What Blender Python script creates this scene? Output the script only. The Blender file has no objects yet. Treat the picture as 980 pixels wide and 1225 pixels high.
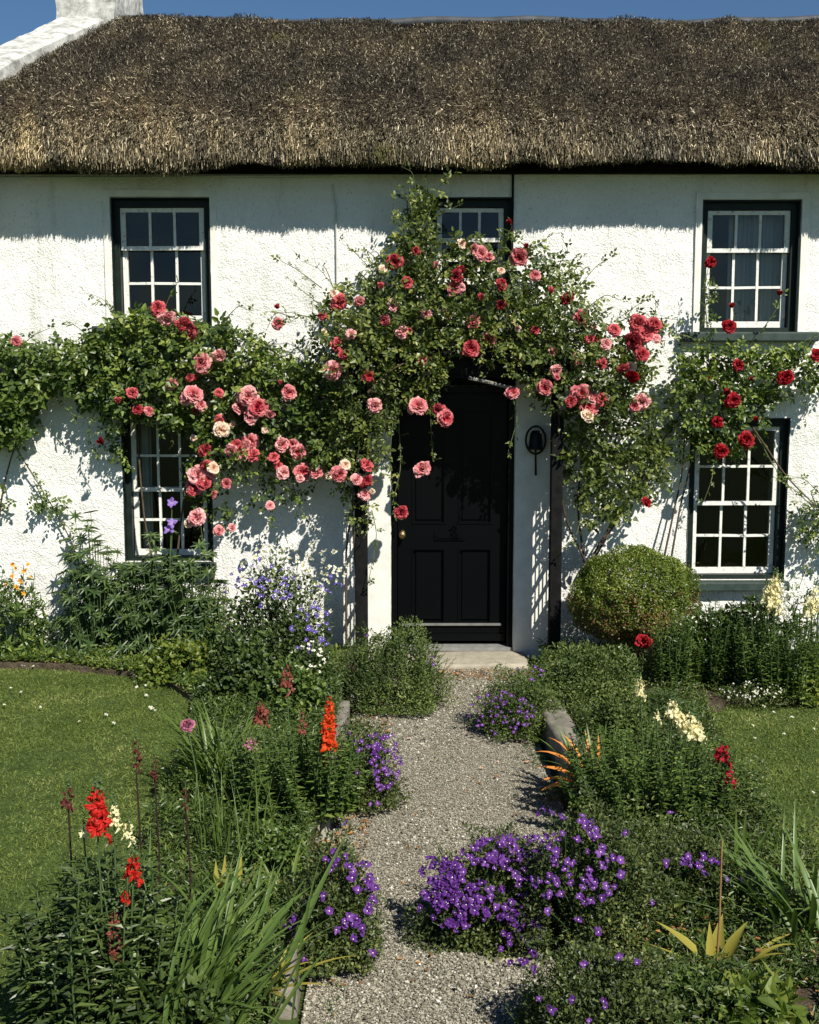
import bpy, math, random
import numpy as np
from math import radians as R, sin, cos, pi
from mathutils import Vector, Matrix, Euler

random.seed(7); rng = np.random.default_rng(11)
sc = bpy.context.scene
COL = sc.collection

# ------------------------------------------------------------------ camera, sky, sun, exposure
CAM_H = 2.1; PITCH = R(6.5); FPX = 1320.0
cam = bpy.data.cameras.new('camera'); camo = bpy.data.objects.new('camera', cam); COL.objects.link(camo)
camo.location = (0, 0, CAM_H); camo.rotation_euler = (pi/2-PITCH, 0, 0)
cam.sensor_fit = 'HORIZONTAL'; cam.sensor_width = 36; cam.lens = FPX/980*36
cam.clip_start = .05; cam.clip_end = 1000
sc.camera = camo
SUN_EL = R(44); SUN_AZ = R(31)          # azimuth to the right of straight behind the camera
S = Vector((sin(SUN_AZ)*cos(SUN_EL), -cos(SUN_AZ)*cos(SUN_EL), sin(SUN_EL)))
w = bpy.data.worlds.new('World'); sc.world = w; w.use_nodes = True
nt = w.node_tree; bg = nt.nodes['Background']
sky = nt.nodes.new('ShaderNodeTexSky'); sky.sky_type = 'NISHITA'; sky.sun_disc = False
sky.sun_elevation = SUN_EL; sky.sun_rotation = math.atan2(S.x, S.y)
sky.altitude = 800; sky.air_density = 1.1; sky.dust_density = .1; sky.ozone_density = 4.0
hs = nt.nodes.new('ShaderNodeHueSaturation'); hs.inputs['Saturation'].default_value = 1.12; nt.links.new(sky.outputs[0], hs.inputs['Color']); nt.links.new(hs.outputs[0], bg.inputs[0]); bg.inputs[1].default_value = .055
sl = bpy.data.lights.new('sun', 'SUN'); sl.energy = 5.0; sl.angle = R(.5); sl.color = (1, .95, .86)
so = bpy.data.objects.new('sun', sl); COL.objects.link(so); so.rotation_euler = (-S).to_track_quat('-Z', 'Y').to_euler()
so.location = (4, -4, 8)
sc.view_settings.view_transform = 'Standard'; sc.view_settings.look = 'None'
sc.view_settings.exposure = 0.48; sc.view_settings.gamma = 1

# ------------------------------------------------------------------ surveying helpers (photo pixel -> place in the world)
C0 = np.array([0, 0, CAM_H])
def ray(px, py):
    x = (px-490)/FPX; y = -(py-612.5)/FPX
    return np.array([x, cos(PITCH)+y*sin(PITCH), -sin(PITCH)+y*cos(PITCH)])
def at(px, py, Y):
    d = ray(px, py); return C0+d*(Y/d[1])
def gnd(px, py, z=0.0):
    d = ray(px, py); return C0+d*((z-CAM_H)/d[2])
WALL = 8.5
def wx(px, py): return at(px, py, WALL)[0]
def wz(py): return at(490, py, WALL)[2]

# ------------------------------------------------------------------ mesh helpers
class MB:
    def __init__(s): s.v = []; s.f = []; s.n = 0; s.mi = []
    def add(s, V, F, mi=0):
        V = np.asarray(V, dtype=np.float64).reshape(-1, 3); F = np.asarray(F, dtype=np.int64)
        s.v.append(V); s.f.append(F+s.n); s.mi.append(np.full(len(F), mi)); s.n += len(V)
        return s
    def box(s, a, b, mi=0):
        x0, y0, z0 = a; x1, y1, z1 = b
        V = [(x0,y0,z0),(x1,y0,z0),(x1,y1,z0),(x0,y1,z0),(x0,y0,z1),(x1,y0,z1),(x1,y1,z1),(x0,y1,z1)]
        F = [(0,3,2,1),(4,5,6,7),(0,1,5,4),(1,2,6,5),(2,3,7,6),(3,0,4,7)]
        return s.add(V, F, mi)
    def tube(s, pts, r0, r1=None, n=5, mi=0):
        pts = np.asarray(pts, float); k = len(pts); r1 = r0 if r1 is None else r1
        T = np.gradient(pts, axis=0); T /= np.linalg.norm(T, axis=1)[:, None]+1e-9
        ref = np.array([0.1, 1, .05]) if abs(T[:, 1]).mean() < .8 else np.array([1, .1, 0])
        A = np.cross(T, ref); A /= np.linalg.norm(A, axis=1)[:, None]; B = np.cross(T, A)
        rr = np.linspace(r0, r1, k)[:, None, None]; ang = np.arange(n)*2*pi/n
        V = pts[:, None, :]+rr*(np.cos(ang)[None, :, None]*A[:, None, :]+np.sin(ang)[None, :, None]*B[:, None, :])
        F = []
        for i in range(k-1):
            for j in range(n):
                F.append((i*n+j, i*n+(j+1) % n, (i+1)*n+(j+1) % n, (i+1)*n+j))
        return s.add(V.reshape(-1, 3), F, mi)
    def disc_prism(s, c, rx, rz, y0, y1, n=20, mi=0):
        a = np.arange(n)*2*pi/n
        V = [(c[0]+rx*cos(t), y0, c[1]+rz*sin(t)) for t in a]+[(c[0]+rx*cos(t), y1, c[1]+rz*sin(t)) for t in a]+[(c[0], y0, c[1])]
        F4 = [(j, (j+1) % n, n+(j+1) % n, n+j) for j in range(n)]
        s.add(V, F4, mi); base = s.n-len(V)
        s.f.append(np.array([(base+2*n, base+(j+1) % n, base+j) for j in range(n)])); s.mi.append(np.full(n, mi))
        return s
    def mesh(s, name, smooth=False):
        me = bpy.data.meshes.new(name)
        V = np.concatenate(s.v); nf = sum(len(f) for f in s.f)
        me.vertices.add(len(V)); me.vertices.foreach_set('co', V.astype(np.float32).ravel())
        loops = np.concatenate([f.ravel() for f in s.f])
        tot = np.concatenate([np.full(len(f), f.shape[1]) for f in s.f])
        st = np.concatenate([[0], np.cumsum(tot)[:-1]])
        me.loops.add(len(loops)); me.loops.foreach_set('vertex_index', loops.astype(np.int32))
        me.polygons.add(nf); me.polygons.foreach_set('loop_start', st.astype(np.int32))
        mi = np.concatenate(s.mi)
        me.update(calc_edges=True)
        me.polygons.foreach_set('material_index', mi.astype(np.int32))
        me.polygons.foreach_set('use_smooth', np.full(nf, bool(smooth)))
        me.validate(); me.update()
        return me

def new_obj(name, me, mats=None, parent=None):
    if mats is not None and not me.materials:
        for m in (mats if isinstance(mats, (list, tuple)) else [mats]): me.materials.append(m)
    o = bpy.data.objects.new(name, me); COL.objects.link(o)
    if parent is not None: o.parent = parent
    return o
def root_of(p):
    l = np.array(p.location)
    while p.parent is not None: p = p.parent; l = l+np.array(p.location)
    return l
def part(name, mb, mats, parent, smooth=False, label=None):
    """a mesh given in world coordinates becomes a child of its thing"""
    off = root_of(parent)
    mb.v = [v-off for v in mb.v]
    o = new_obj(name, mb.mesh(name, smooth), mats, parent)
    if label: o['label'] = label
    return o
def part_local(name, mb, mats, parent, loc, smooth=False):
    """the part gets its own origin, so copies can share it"""
    loc = np.array(loc, float); off = root_of(parent)
    mb.v = [v-loc for v in mb.v]
    o = new_obj(name, mb.mesh(name, smooth), mats, parent); o.location = loc-off
    return o
def tag(o, label=None, cat=None, group=None, kind=None):
    if label: o['label'] = label
    if cat: o['category'] = cat
    if group: o['group'] = group
    if kind: o['kind'] = kind
    return o
def thing(name, label, cat, loc=(0, 0, 0), group=None):
    o = bpy.data.objects.new(name, None); COL.objects.link(o); o.location = tuple(loc); o.empty_display_size = .1
    return tag(o, label, cat, group)

# ------------------------------------------------------------------ noise
def _h(i, j, k, seed):
    n = (i*374761393+j*668265263+k*2147483647+seed*1274126177) & 0xffffffff
    n = ((n ^ (n >> 13))*1274126177) & 0xffffffff
    n = n ^ (n >> 16)
    return (n & 0xffff)/65535.0
def vnoise(P, scale, seed=0):
    P = np.asarray(P)*scale+100; i = np.floor(P).astype(np.int64); f = P-i; f = f*f*(3-2*f)
    r = 0
    for a in (0, 1):
        for b in (0, 1):
            for c in (0, 1):
                wgt = (f[:, 0] if a else 1-f[:, 0])*(f[:, 1] if b else 1-f[:, 1])*(f[:, 2] if c else 1-f[:, 2])
                r = r+wgt*_h(i[:, 0]+a, i[:, 1]+b, i[:, 2]+c, seed)
    return r
def unit(V): return V/(np.linalg.norm(V, axis=-1, keepdims=True)+1e-9)
def rnd(n, m=3): return rng.normal(size=(n, m))

# ------------------------------------------------------------------ leaf templates: (verts, faces) in (along, across, up)
def T_leaf(fold=.18, droop=.12, wide=.45):
    V = np.array([(0, 0, 0), (wide*.62, -.5, fold*.8), (wide*.62, .5, fold*.8), (wide+.1, 0, -droop*.3),
                  (.82, -.24, fold*.3-droop*.7), (.82, .24, fold*.3-droop*.7), (1, 0, -droop)])
    F = [(0, 3, 1), (0, 2, 3), (1, 3, 4), (3, 2, 5), (4, 3, 6), (3, 5, 6)]
    return V, np.array(F)
T_OVATE = T_leaf(); T_LANCE = T_leaf(.12, .2, .4)
T_SIMPLE = (np.array([(0, 0, 0), (.45, -.5, .1), (.45, .5, .1), (1, 0, -.08), (.5, 0, -.04)]), np.array([(0, 4, 1), (0, 2, 4), (1, 4, 3), (4, 2, 3)]))
def scatter(mb, T, P, A, N, L, W, mi=0):
    TV, TF = T; n = len(P); k = len(TV)
    A = unit(A); B = unit(np.cross(N, A)); N = np.cross(A, B)
    L = np.broadcast_to(L, n)[:, None, None]; W = np.broadcast_to(W, n)[:, None, None]
    V = P[:, None, :]+A[:, None, :]*TV[None, :, 0:1]*L+B[:, None, :]*TV[None, :, 1:2]*W+N[:, None, :]*TV[None, :, 2:3]*L
    F = TF[None]+(np.arange(n)*k)[:, None, None]
    mb.add(V.reshape(-1, 3), F.reshape(-1, TF.shape[1]), mi)
def compound(mb, P, A, N, size, mi=0, leaflets=5):
    """rose leaves: leaflets along a short rachis, size = leaflet length"""
    A = unit(A); B = unit(np.cross(N, A)); N = np.cross(A, B); size = np.broadcast_to(size, len(P))[:, None]
    spec = [(1.5, 0, 0), (.9, 1, 1), (.9, -1, 1)]+([(.3, 1, 1), (.3, -1, 1)] if leaflets > 3 else [])
    for (t, s_, _) in spec:
        keep = rng.random(len(P)) > .08
        ax = A*(.55 if s_ else 1)+B*s_*.85+rnd(len(P))*.13
        p = P+A*t*size+B*s_*.06*size
        nn = N+rnd(len(P))*.22
        sz = (size*(.8 if t < .5 else 1))[:, 0]*rng.uniform(.8, 1.15, len(P))
        scatter(mb, T_OVATE, p[keep], ax[keep], nn[keep], sz[keep], sz[keep]*rng.uniform(.58, .75, keep.sum()), mi)
def strap(mb, p, az, L, w0, lean, bend, n=8, mi=0, twist=0.0, kink=None, fold=.18):
    """a long strap leaf rising from p and arching over"""
    el = pi/2-lean; pts = []; tw = []; q = np.array(p, float); d = L/n
    for i in range(n+1):
        pts.append(q.copy())
        dr = np.array([cos(az)*cos(el), sin(az)*cos(el), sin(el)])
        q = q+dr*d
        el -= bend/n*(.4+1.2*i/n)
        if kink and i == int(n*kink): el -= 1.5
        az += twist/n
    pts = np.array(pts); T = np.gradient(pts, axis=0); T = unit(T)
    side = np.array([-sin(az), cos(az), 0]); side = side+0*T
    N = unit(np.cross(T, side))
    t = np.linspace(0, 1, n+1); ww = w0*np.clip(np.minimum(.55+t*1.5, (1-t)*2.2+.02), 0.02, 1)
    V = np.stack([pts-side*ww[:, None]/2+N*ww[:, None]*fold, pts, pts+side*ww[:, None]/2+N*ww[:, None]*fold], 1)
    F = []
    for i in range(n):
        for j in (0, 1): F.append((i*3+j, i*3+j+1, (i+1)*3+j+1, (i+1)*3+j))
    mb.add(V.reshape(-1, 3), F, mi)

def petal(mb, L, W, base, tilt, az, cup=.3, curl=.2, nu=5, nv=4, mi=0, ruffle=0.0, blunt=1.0):
    """petal growing from distance `base` off the axis, opening by `tilt` from the vertical"""
    u = np.linspace(0, 1, nu); v = np.linspace(-1, 1, nv); V = []
    for a in u:
        wd = W/2*math.sin(min(1, .16+a*.84)*pi*.66)**.8*(1 if a < .75 else math.sqrt(max(.12, 1-((a-.75)/.27)**2)))
        for b in v:
            aa = a-(.13*b*b if a > .9 else 0)
            x = aa*L; y = b*wd
            z = cup*L*(b*b*.35+(a-.0)**2*.6)-curl*L*a**3*1.3
            z += ruffle*L*math.sin(b*5+az*3)*a*a
            V.append((x, y, z))
    V = np.array(V)
    ct, st = math.cos(pi/2-tilt), math.sin(pi/2-tilt)
    X = V[:, 0]*ct-V[:, 2]*st+base; Z = V[:, 0]*st+V[:, 2]*ct; Y = V[:, 1]
    ca, sa = cos(az), sin(az)
    P = np.stack([X*ca-Y*sa, X*sa+Y*ca, Z], 1)
    F = [(i*nv+j, i*nv+j+1, (i+1)*nv+j+1, (i+1)*nv+j) for i in range(nu-1) for j in range(nv-1)]
    mb.add(P, F, mi)

# ------------------------------------------------------------------ materials
def mat(name, rough=.7, spec=.3):
    m = bpy.data.materials.new(name); m.use_nodes = True; t = m.node_tree; b = t.nodes['Principled BSDF']
    b.inputs['Roughness'].default_value = rough; b.inputs['Specular IOR Level'].default_value = spec
    return m, t, b
def ramp(t, stops, interp='LINEAR'):
    r = t.nodes.new('ShaderNodeValToRGB'); cr = r.color_ramp; cr.interpolation = interp
    while len(cr.elements) < len(stops): cr.elements.new(.5)
    for e, (p, c) in zip(cr.elements, stops): e.position = p; e.color = (*c, 1)
    return r
def noise(t, scale, detail=4, rough=.6, coord='Object', vec=None):
    tc = t.nodes.new('ShaderNodeTexCoord'); n = t.nodes.new('ShaderNodeTexNoise')
    n.inputs['Scale'].default_value = scale; n.inputs['Detail'].default_value = detail; n.inputs['Roughness'].default_value = rough
    if vec: 
        mp = t.nodes.new('ShaderNodeMapping'); mp.inputs['Scale'].default_value = vec
        t.links.new(tc.outputs[coord], mp.inputs[0]); t.links.new(mp.outputs[0], n.inputs[0])
    else: t.links.new(tc.outputs[coord], n.inputs[0])
    return n
def mixc(t, fac, a, b, mode='MIX'):
    m = t.nodes.new('ShaderNodeMix'); m.data_type = 'RGBA'; m.blend_type = mode
    for sock, val in ((m.inputs[0], fac), (m.inputs[6], a), (m.inputs[7], b)):
        if hasattr(val, 'links'): t.links.new(val, sock)
        elif isinstance(val, (int, float)): sock.default_value = val
        else: sock.default_value = (*val, 1)
    return m.outputs[2]
def bump(t, b, h, strength=.5, dist=.01, prev=None):
    bp = t.nodes.new('ShaderNodeBump'); bp.inputs['Strength'].default_value = strength; bp.inputs['Distance'].default_value = dist
    t.links.new(h, bp.inputs['Height'])
    if prev is not None: t.links.new(prev, bp.inputs['Normal'])
    t.links.new(bp.outputs[0], b.inputs['Normal']); return bp.outputs[0]
def foliage(name, stops, rough=.42, spec=.45, trans=.3, clump=2.5, tcol=None):
    rough = max(rough, .40); spec = min(spec, .42)
    stops = [(p, (c[0]*1.25+.004, c[1]*1.05, c[2])) for p, c in stops]
    """leaf colour: one value per leaf (random per island) plus a slow drift over the plant; light passes through"""
    m, t, b = mat(name, rough, spec)
    g = t.nodes.new('ShaderNodeNewGeometry'); nz = noise(t, clump, 2)
    mx = t.nodes.new('ShaderNodeMath'); mx.operation = 'MULTIPLY_ADD'; mx.inputs[1].default_value = .62
    t.links.new(g.outputs['Random Per Island'], mx.inputs[0])
    m2 = t.nodes.new('ShaderNodeMath'); m2.operation = 'MULTIPLY_ADD'; m2.inputs[1].default_value = .9; m2.inputs[2].default_value = -.26
    t.links.new(nz.outputs['Fac'], m2.inputs[0]); t.links.new(m2.outputs[0], mx.inputs[2])
    r = ramp(t, stops); t.links.new(mx.outputs[0], r.inputs[0])
    t.links.new(r.outputs[0], b.inputs['Base Color'])
    tr = t.nodes.new('ShaderNodeBsdfTranslucent')
    tc = mixc(t, 1.0, r.outputs[0], tcol or (1.3, 1.5, .5), 'MULTIPLY'); t.links.new(tc, tr.inputs[0])
    ms = t.nodes.new('ShaderNodeMixShader'); ms.inputs[0].default_value = trans
    out = t.nodes['Material Output']
    t.links.new(b.outputs[0], ms.inputs[1]); t.links.new(tr.outputs[0], ms.inputs[2]); t.links.new(ms.outputs[0], out.inputs[0])
    return m
def petals(name, inner, outer, rad, trans=.3, var=.25):
    """petal colour from the heart of the flower to the petal edges, each flower a little different"""
    m, t, b = mat(name, .55, .25)
    tc = t.nodes.new('ShaderNodeTexCoord'); ln = t.nodes.new('ShaderNodeVectorMath'); ln.operation = 'LENGTH'
    t.links.new(tc.outputs['Object'], ln.inputs[0])
    mr = t.nodes.new('ShaderNodeMapRange'); mr.inputs['From Max'].default_value = rad; t.links.new(ln.outputs['Value'], mr.inputs['Value'])
    g = t.nodes.new('ShaderNodeNewGeometry'); oi = t.nodes.new('ShaderNodeObjectInfo')
    a = t.nodes.new('ShaderNodeMath'); a.operation = 'MULTIPLY_ADD'; a.inputs[1].default_value = var
    t.links.new(g.outputs['Random Per Island'], a.inputs[0]); t.links.new(mr.outputs[0], a.inputs[2])
    c = t.nodes.new('ShaderNodeMath'); c.operation = 'MULTIPLY_ADD'; c.inputs[1].default_value = var*1.6; 
    t.links.new(oi.outputs['Random'], c.inputs[0]); 
    s2 = t.nodes.new('ShaderNodeMath'); s2.operation = 'SUBTRACT'; s2.inputs[1].default_value = var*1.2
    t.links.new(a.outputs[0], s2.inputs[0]); t.links.new(s2.outputs[0], c.inputs[2])
    r = ramp(t, [(0, inner), (.55, tuple(inner[i]*.55+outer[i]*.45 for i in range(3))), (1, outer)])
    t.links.new(c.outputs[0], r.inputs[0]); t.links.new(r.outputs[0], b.inputs['Base Color'])
    tr = t.nodes.new('ShaderNodeBsdfTranslucent'); t.links.new(r.outputs[0], tr.inputs[0])
    ms = t.nodes.new('ShaderNodeMixShader'); ms.inputs[0].default_value = trans; out = t.nodes['Material Output']
    t.links.new(b.outputs[0], ms.inputs[1]); t.links.new(tr.outputs[0], ms.inputs[2]); t.links.new(ms.outputs[0], out.inputs[0])
    return m
def plain(name, col, rough=.6, spec=.3, metal=0, var=.0, scale=20, bstr=0, bdist=.002):
    m, t, b = mat(name, rough, spec); b.inputs['Metallic'].default_value = metal
    if var or bstr:
        n = noise(t, scale, 5)
        r = ramp(t, [(.3, tuple(c*(1-var) for c in col)), (.7, tuple(min(1, c*(1+var)) for c in col))])
        t.links.new(n.outputs['Fac'], r.inputs[0]); t.links.new(r.outputs[0], b.inputs['Base Color'])
        if bstr: bump(t, b, n.outputs['Fac'], bstr, bdist)
    else: b.inputs['Base Color'].default_value = (*col, 1)
    return m

# roughcast lime-washed wall
def m_roughcast():
    m, t, b = mat('roughcast_limewash', .85, .15)
    big = noise(t, 1.3, 4, .65); r = ramp(t, [(.3, (.74, .735, .68)), (.6, (.83, .825, .775))]); t.links.new(big.outputs['Fac'], r.inputs[0])
    # specks: small shadows of the rough dash, painted into the colour
    sp = noise(t, 60, 3, .7); rs = ramp(t, [(.31, (.30, .30, .26)), (.40, (1, 1, 1))]); t.links.new(sp.outputs['Fac'], rs.inputs[0])
    c = mixc(t, .55, r.outputs[0], rs.outputs[0], 'MULTIPLY')
    # damp, dirt and green algae near the ground
    tc = t.nodes.new('ShaderNodeTexCoord'); sx = t.nodes.new('ShaderNodeSeparateXYZ'); t.links.new(tc.outputs['Object'], sx.inputs[0])
    ad = t.nodes.new('ShaderNodeMath'); ad.operation = 'MULTIPLY_ADD'; ad.inputs[1].default_value = 1.1; ad.inputs[2].default_value = -.1
    dn = noise(t, 3.5, 6, .7); t.links.new(dn.outputs['Fac'], ad.inputs[0])
    sb = t.nodes.new('ShaderNodeMath'); sb.operation = 'SUBTRACT'; t.links.new(ad.outputs[0], sb.inputs[0]); t.links.new(sx.outputs['Z'], sb.inputs[1])
    mr = t.nodes.new('ShaderNodeMapRange'); mr.inputs['From Min'].default_value = 0; mr.inputs['From Max'].default_value = .5; mr.inputs['To Max'].default_value = .6
    t.links.new(sb.outputs[0], mr.inputs[0])
    c = mixc(t, mr.outputs[0], c, (.40, .42, .33))
    st = noise(t, 2.2, 6, .7, vec=(2.2, 2.2, .35)); rst = ramp(t, [(.54, (1, 1, 1)), (.75, (.62, .62, .55))]); t.links.new(st.outputs['Fac'], rst.inputs[0])
    c = mixc(t, .95, c, rst.outputs[0], 'MULTIPLY')
    t.links.new(c, b.inputs['Base Color'])
    v = t.nodes.new('ShaderNodeTexVoronoi'); v.inputs['Scale'].default_value = 62; v.inputs['Randomness'].default_value = 1
    wv = noise(t, 14, 3); tc2 = t.nodes.new('ShaderNodeTexCoord')
    mixv = t.nodes.new('ShaderNodeVectorMath'); mixv.operation = 'MULTIPLY_ADD'; mixv.inputs[1].default_value = (.06, .06, .06)
    t.links.new(wv.outputs['Color'], mixv.inputs[0]); t.links.new(tc2.outputs['Object'], mixv.inputs[2]); t.links.new(mixv.outputs[0], v.inputs['Vector'])
    n1 = bump(t, b, v.outputs['Distance'], .7, .007)
    n2 = noise(t, 42, 6, .75); bump(t, b, n2.outputs['Fac'], .6, .012, n1)
    return m
M_WALL = m_roughcast()
M_SMOOTHWHITE = plain('smooth_white_render', (.72, .71, .64), .7, .2, var=.12, scale=9, bstr=.4, bdist=.004)
def m_flaky():
    m, t, b = mat('flaking_white_paint', .55, .3)
    n = noise(t, 26, 6, .7); r = ramp(t, [(.34, (.33, .30, .24)), (.42, (.68, .68, .62)), (.7, (.82, .81, .75))]); t.links.new(n.outputs['Fac'], r.inputs[0])
    t.links.new(r.outputs[0], b.inputs['Base Color']); bump(t, b, n.outputs['Fac'], .5, .003); return m
M_PAINT = m_flaky()
M_GREEN = plain('dark_green_paint', (.009, .016, .013), .5, .2, var=.35, scale=12, bstr=.25, bdist=.002)
M_SILL = plain('green_painted_stone', (.03, .05, .042), .6, .3, var=.3, scale=18, bstr=.5, bdist=.004)
M_DOOR = plain('black_door_paint', (.0025, .003, .0035), .3, .10)
M_BLACKWOOD = plain('tarred_timber', (.009, .009, .009), .8, .1, var=.5, scale=14, bstr=.6, bdist=.004)
M_BRASS = plain('old_brass', (.36, .26, .13), .35, .5, 1, .2, 30)
M_IRON = plain('dark_iron', (.012, .013, .012), .55, .3, .3, .3, 30)
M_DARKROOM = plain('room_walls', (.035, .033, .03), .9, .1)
M_CABLE = plain('painted_cable', (.5, .52, .49), .6, .2)
def m_glass():
    m, t, b = mat('window_glass', .04, .5); out = t.nodes['Material Output']
    tr = t.nodes.new('ShaderNodeBsdfTransparent'); gl = t.nodes.new('ShaderNodeBsdfGlossy'); gl.inputs['Roughness'].default_value = .03
    tr.inputs[0].default_value = (.82, .88, .86, 1)
    nz = noise(t, 2.5, 1); bp = t.nodes.new('ShaderNodeBump'); bp.inputs['Strength'].default_value = .25; bp.inputs['Distance'].default_value = .04
    t.links.new(nz.outputs['Fac'], bp.inputs['Height']); t.links.new(bp.outputs[0], gl.inputs['Normal'])
    fr = t.nodes.new('ShaderNodeFresnel'); fr.inputs[0].default_value = 1.55
    mx = t.nodes.new('ShaderNodeMixShader'); t.links.new(fr.outputs[0], mx.inputs[0]); t.links.new(tr.outputs[0], mx.inputs[1]); t.links.new(gl.outputs[0], mx.inputs[2])
    t.links.new(mx.outputs[0], out.inputs[0]); return m
M_GLASS = m_glass()
def m_curtain():
    m, t, b = mat('net_curtain', .9, .05); b.inputs['Base Color'].default_value = (.42, .43, .42, 1); return m
M_CURTAIN = m_curtain()
M_REDCURTAIN = plain('brown_cloth', (.16, .08, .05), .9, .1, var=.3, scale=9)
def m_stone(name, c1, c2, scale=12, bs=.6):
    m, t, b = mat(name, .85, .2); n = noise(t, scale, 8, .7); r = ramp(t, [(.3, c1), (.7, c2)]); t.links.new(n.outputs['Fac'], r.inputs[0])
    n2 = noise(t, scale*9, 4, .7); c = mixc(t, .35, r.outputs[0], n2.outputs['Fac'], 'MULTIPLY'); c2_ = mixc(t, .0, c, (1, 1, 1))
    t.links.new(c, b.inputs['Base Color']); n1 = bump(t, b, n.outputs['Fac'], bs, .012); bump(t, b, n2.outputs['Fac'], .4, .004, n1); return m
M_STEP = m_stone('worn_step_stone', (.30, .27, .20), (.50, .46, .36))
M_KERB = m_stone('edging_stone', (.27, .25, .20), (.50, .47, .39), 10)
M_KERBDARK = m_stone('dark_edging_stone', (.13, .12, .10), (.34, .31, .25), 8)
M_CHIM = m_stone('weathered_limewash', (.20, .20, .18), (.90, .90, .84), 9, .9)

# thatch
def m_thatch(straw):
    m, t, b = mat('thatch_straw' if straw else 'thatch_bed', .75, .25)
    tc = t.nodes.new('ShaderNodeTexCoord'); sx = t.nodes.new('ShaderNodeSeparateXYZ'); t.links.new(tc.outputs['Object'], sx.inputs[0])
    # newer golden reed along the eave, old grey-brown reed above, with streaks
    n = noise(t, .9, 5, .7, vec=(1.6, .5, .5)); n2 = noise(t, 5, 5, .7)
    zz = t.nodes.new('ShaderNodeMapRange'); zz.inputs['From Min'].default_value = 3.62; zz.inputs['From Max'].default_value = 4.3
    zz.inputs['To Min'].default_value = 1; zz.inputs['To Max'].default_value = 0; t.links.new(sx.outputs['Z'], zz.inputs[0])
    a = t.nodes.new('ShaderNodeMath'); a.operation = 'MULTIPLY_ADD'; a.inputs[1].default_value = 4.2; a.inputs[2].default_value = -1.75; t.links.new(n.outputs['Fac'], a.inputs[0])
    f = t.nodes.new('ShaderNodeMath'); f.operation = 'MULTIPLY'; f.use_clamp = True; t.links.new(a.outputs[0], f.inputs[0]); t.links.new(zz.outputs[0], f.inputs[1])
    if straw:
        g = t.nodes.new('ShaderNodeNewGeometry')
        old = ramp(t, [(0, (.018, .015, .010)), (.5, (.070, .058, .040)), (.8, (.17, .145, .10)), (.92, (.42, .36, .26)), (1, (.72, .65, .50))]); t.links.new(g.outputs['Random Per Island'], old.inputs[0])
        new = ramp(t, [(0, (.09, .065, .03)), (.5, (.25, .19, .105)), (1, (.72, .60, .38))]); t.links.new(g.outputs['Random Per Island'], new.inputs[0])
        o_, n_ = old.outputs[0], new.outputs[0]
    else: o_, n_ = (.045, .034, .023), (.12, .08, .035)
    c = mixc(t, f.outputs[0], o_, n_)
    dk = ramp(t, [(.36, (.30, .30, .30)), (.5, (.8, .8, .76)), (.64, (1.5, 1.42, 1.2))]); nn = noise(t, 1.9, 7, .8, vec=(1.3, .5, .5)); t.links.new(nn.outputs['Fac'], dk.inputs[0])
    c = mixc(t, .9, c, dk.outputs[0], 'MULTIPLY')
    # moss
    mo = noise(t, 1.1, 6, .75); rm = ramp(t, [(.585, (0, 0, 0)), (.68, (.8, .8, .8))]); t.links.new(mo.outputs['Fac'], rm.inputs[0])
    c = mixc(t, rm.outputs[0], c, (.13, .12, .035))
    t.links.new(c, b.inputs['Base Color'])
    if not straw: bump(t, b, n2.outputs['Fac'], 1, .02)
    return m
M_TH0 = m_thatch(False); M_TH1 = m_thatch(True)
M_RIDGE = plain('ridge_capping', (.05, .055, .06), .6, .3, var=.4, scale=8)

# ground
def m_soil():
    m, t, b = mat('garden_soil', .95, .1); n = noise(t, 9, 8, .7); r = ramp(t, [(.3, (.045, .034, .022)), (.7, (.15, .12, .08))]); t.links.new(n.outputs['Fac'], r.inputs[0])
    t.links.new(r.outputs[0], b.inputs['Base Color']); n2 = noise(t, 40, 5); bump(t, b, n2.outputs['Fac'], 1, .03); return m
M_SOIL = m_soil()
M_TURF = plain('turf', (.05, .075, .02), .9, .1, var=.4, scale=14, bstr=.8, bdist=.02)
def m_gravelbed():
    m, t, b = mat('gravel_bed', .9, .15); v = t.nodes.new('ShaderNodeTexVoronoi'); v.inputs['Scale'].default_value = 95; tc = t.nodes.new('ShaderNodeTexCoord'); t.links.new(tc.outputs['Object'], v.inputs[0])
    r = ramp(t, [(0, (.13, .11, .08)), (.5, (.30, .27, .20)), (1, (.50, .46, .38))]); sp = t.nodes.new('ShaderNodeSeparateColor'); t.links.new(v.outputs['Color'], sp.inputs[0]); t.links.new(sp.outputs[0], r.inputs[0])
    t.links.new(r.outputs[0], b.inputs['Base Color']); bump(t, b, v.outputs['Distance'], 1, -.012) ; return m
M_GBED = m_gravelbed()
def island(name, stops, rough=.8, spec=.2):
    m, t, b = mat(name, rough, spec); g = t.nodes.new('ShaderNodeNewGeometry'); r = ramp(t, stops); t.links.new(g.outputs['Random Per Island'], r.inputs[0])
    t.links.new(r.outputs[0], b.inputs['Base Color']); return m
M_STONES = island('gravel_stones', [(0, (.10, .092, .068)), (.35, (.20, .185, .138)), (.75, (.31, .29, .22)), (.95, (.44, .41, .33)), (1, (.68, .66, .60))])
M_GRASS = foliage('lawn_grass', [(0, (.034, .070, .013)), (.5, (.098, .168, .034)), (.8, (.19, .265, .068)), (1, (.44, .47, .24))], .5, .3, .35, 2.2)
M_STEM = plain('green_stem', (.06, .10, .03), .6, .3, var=.3, scale=20)
M_CANE = plain('rose_cane', (.075, .055, .035), .7, .2, var=.4, scale=20)
M_CANEG = plain('green_rose_cane', (.10, .12, .045), .6, .3, var=.3, scale=20)
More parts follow.
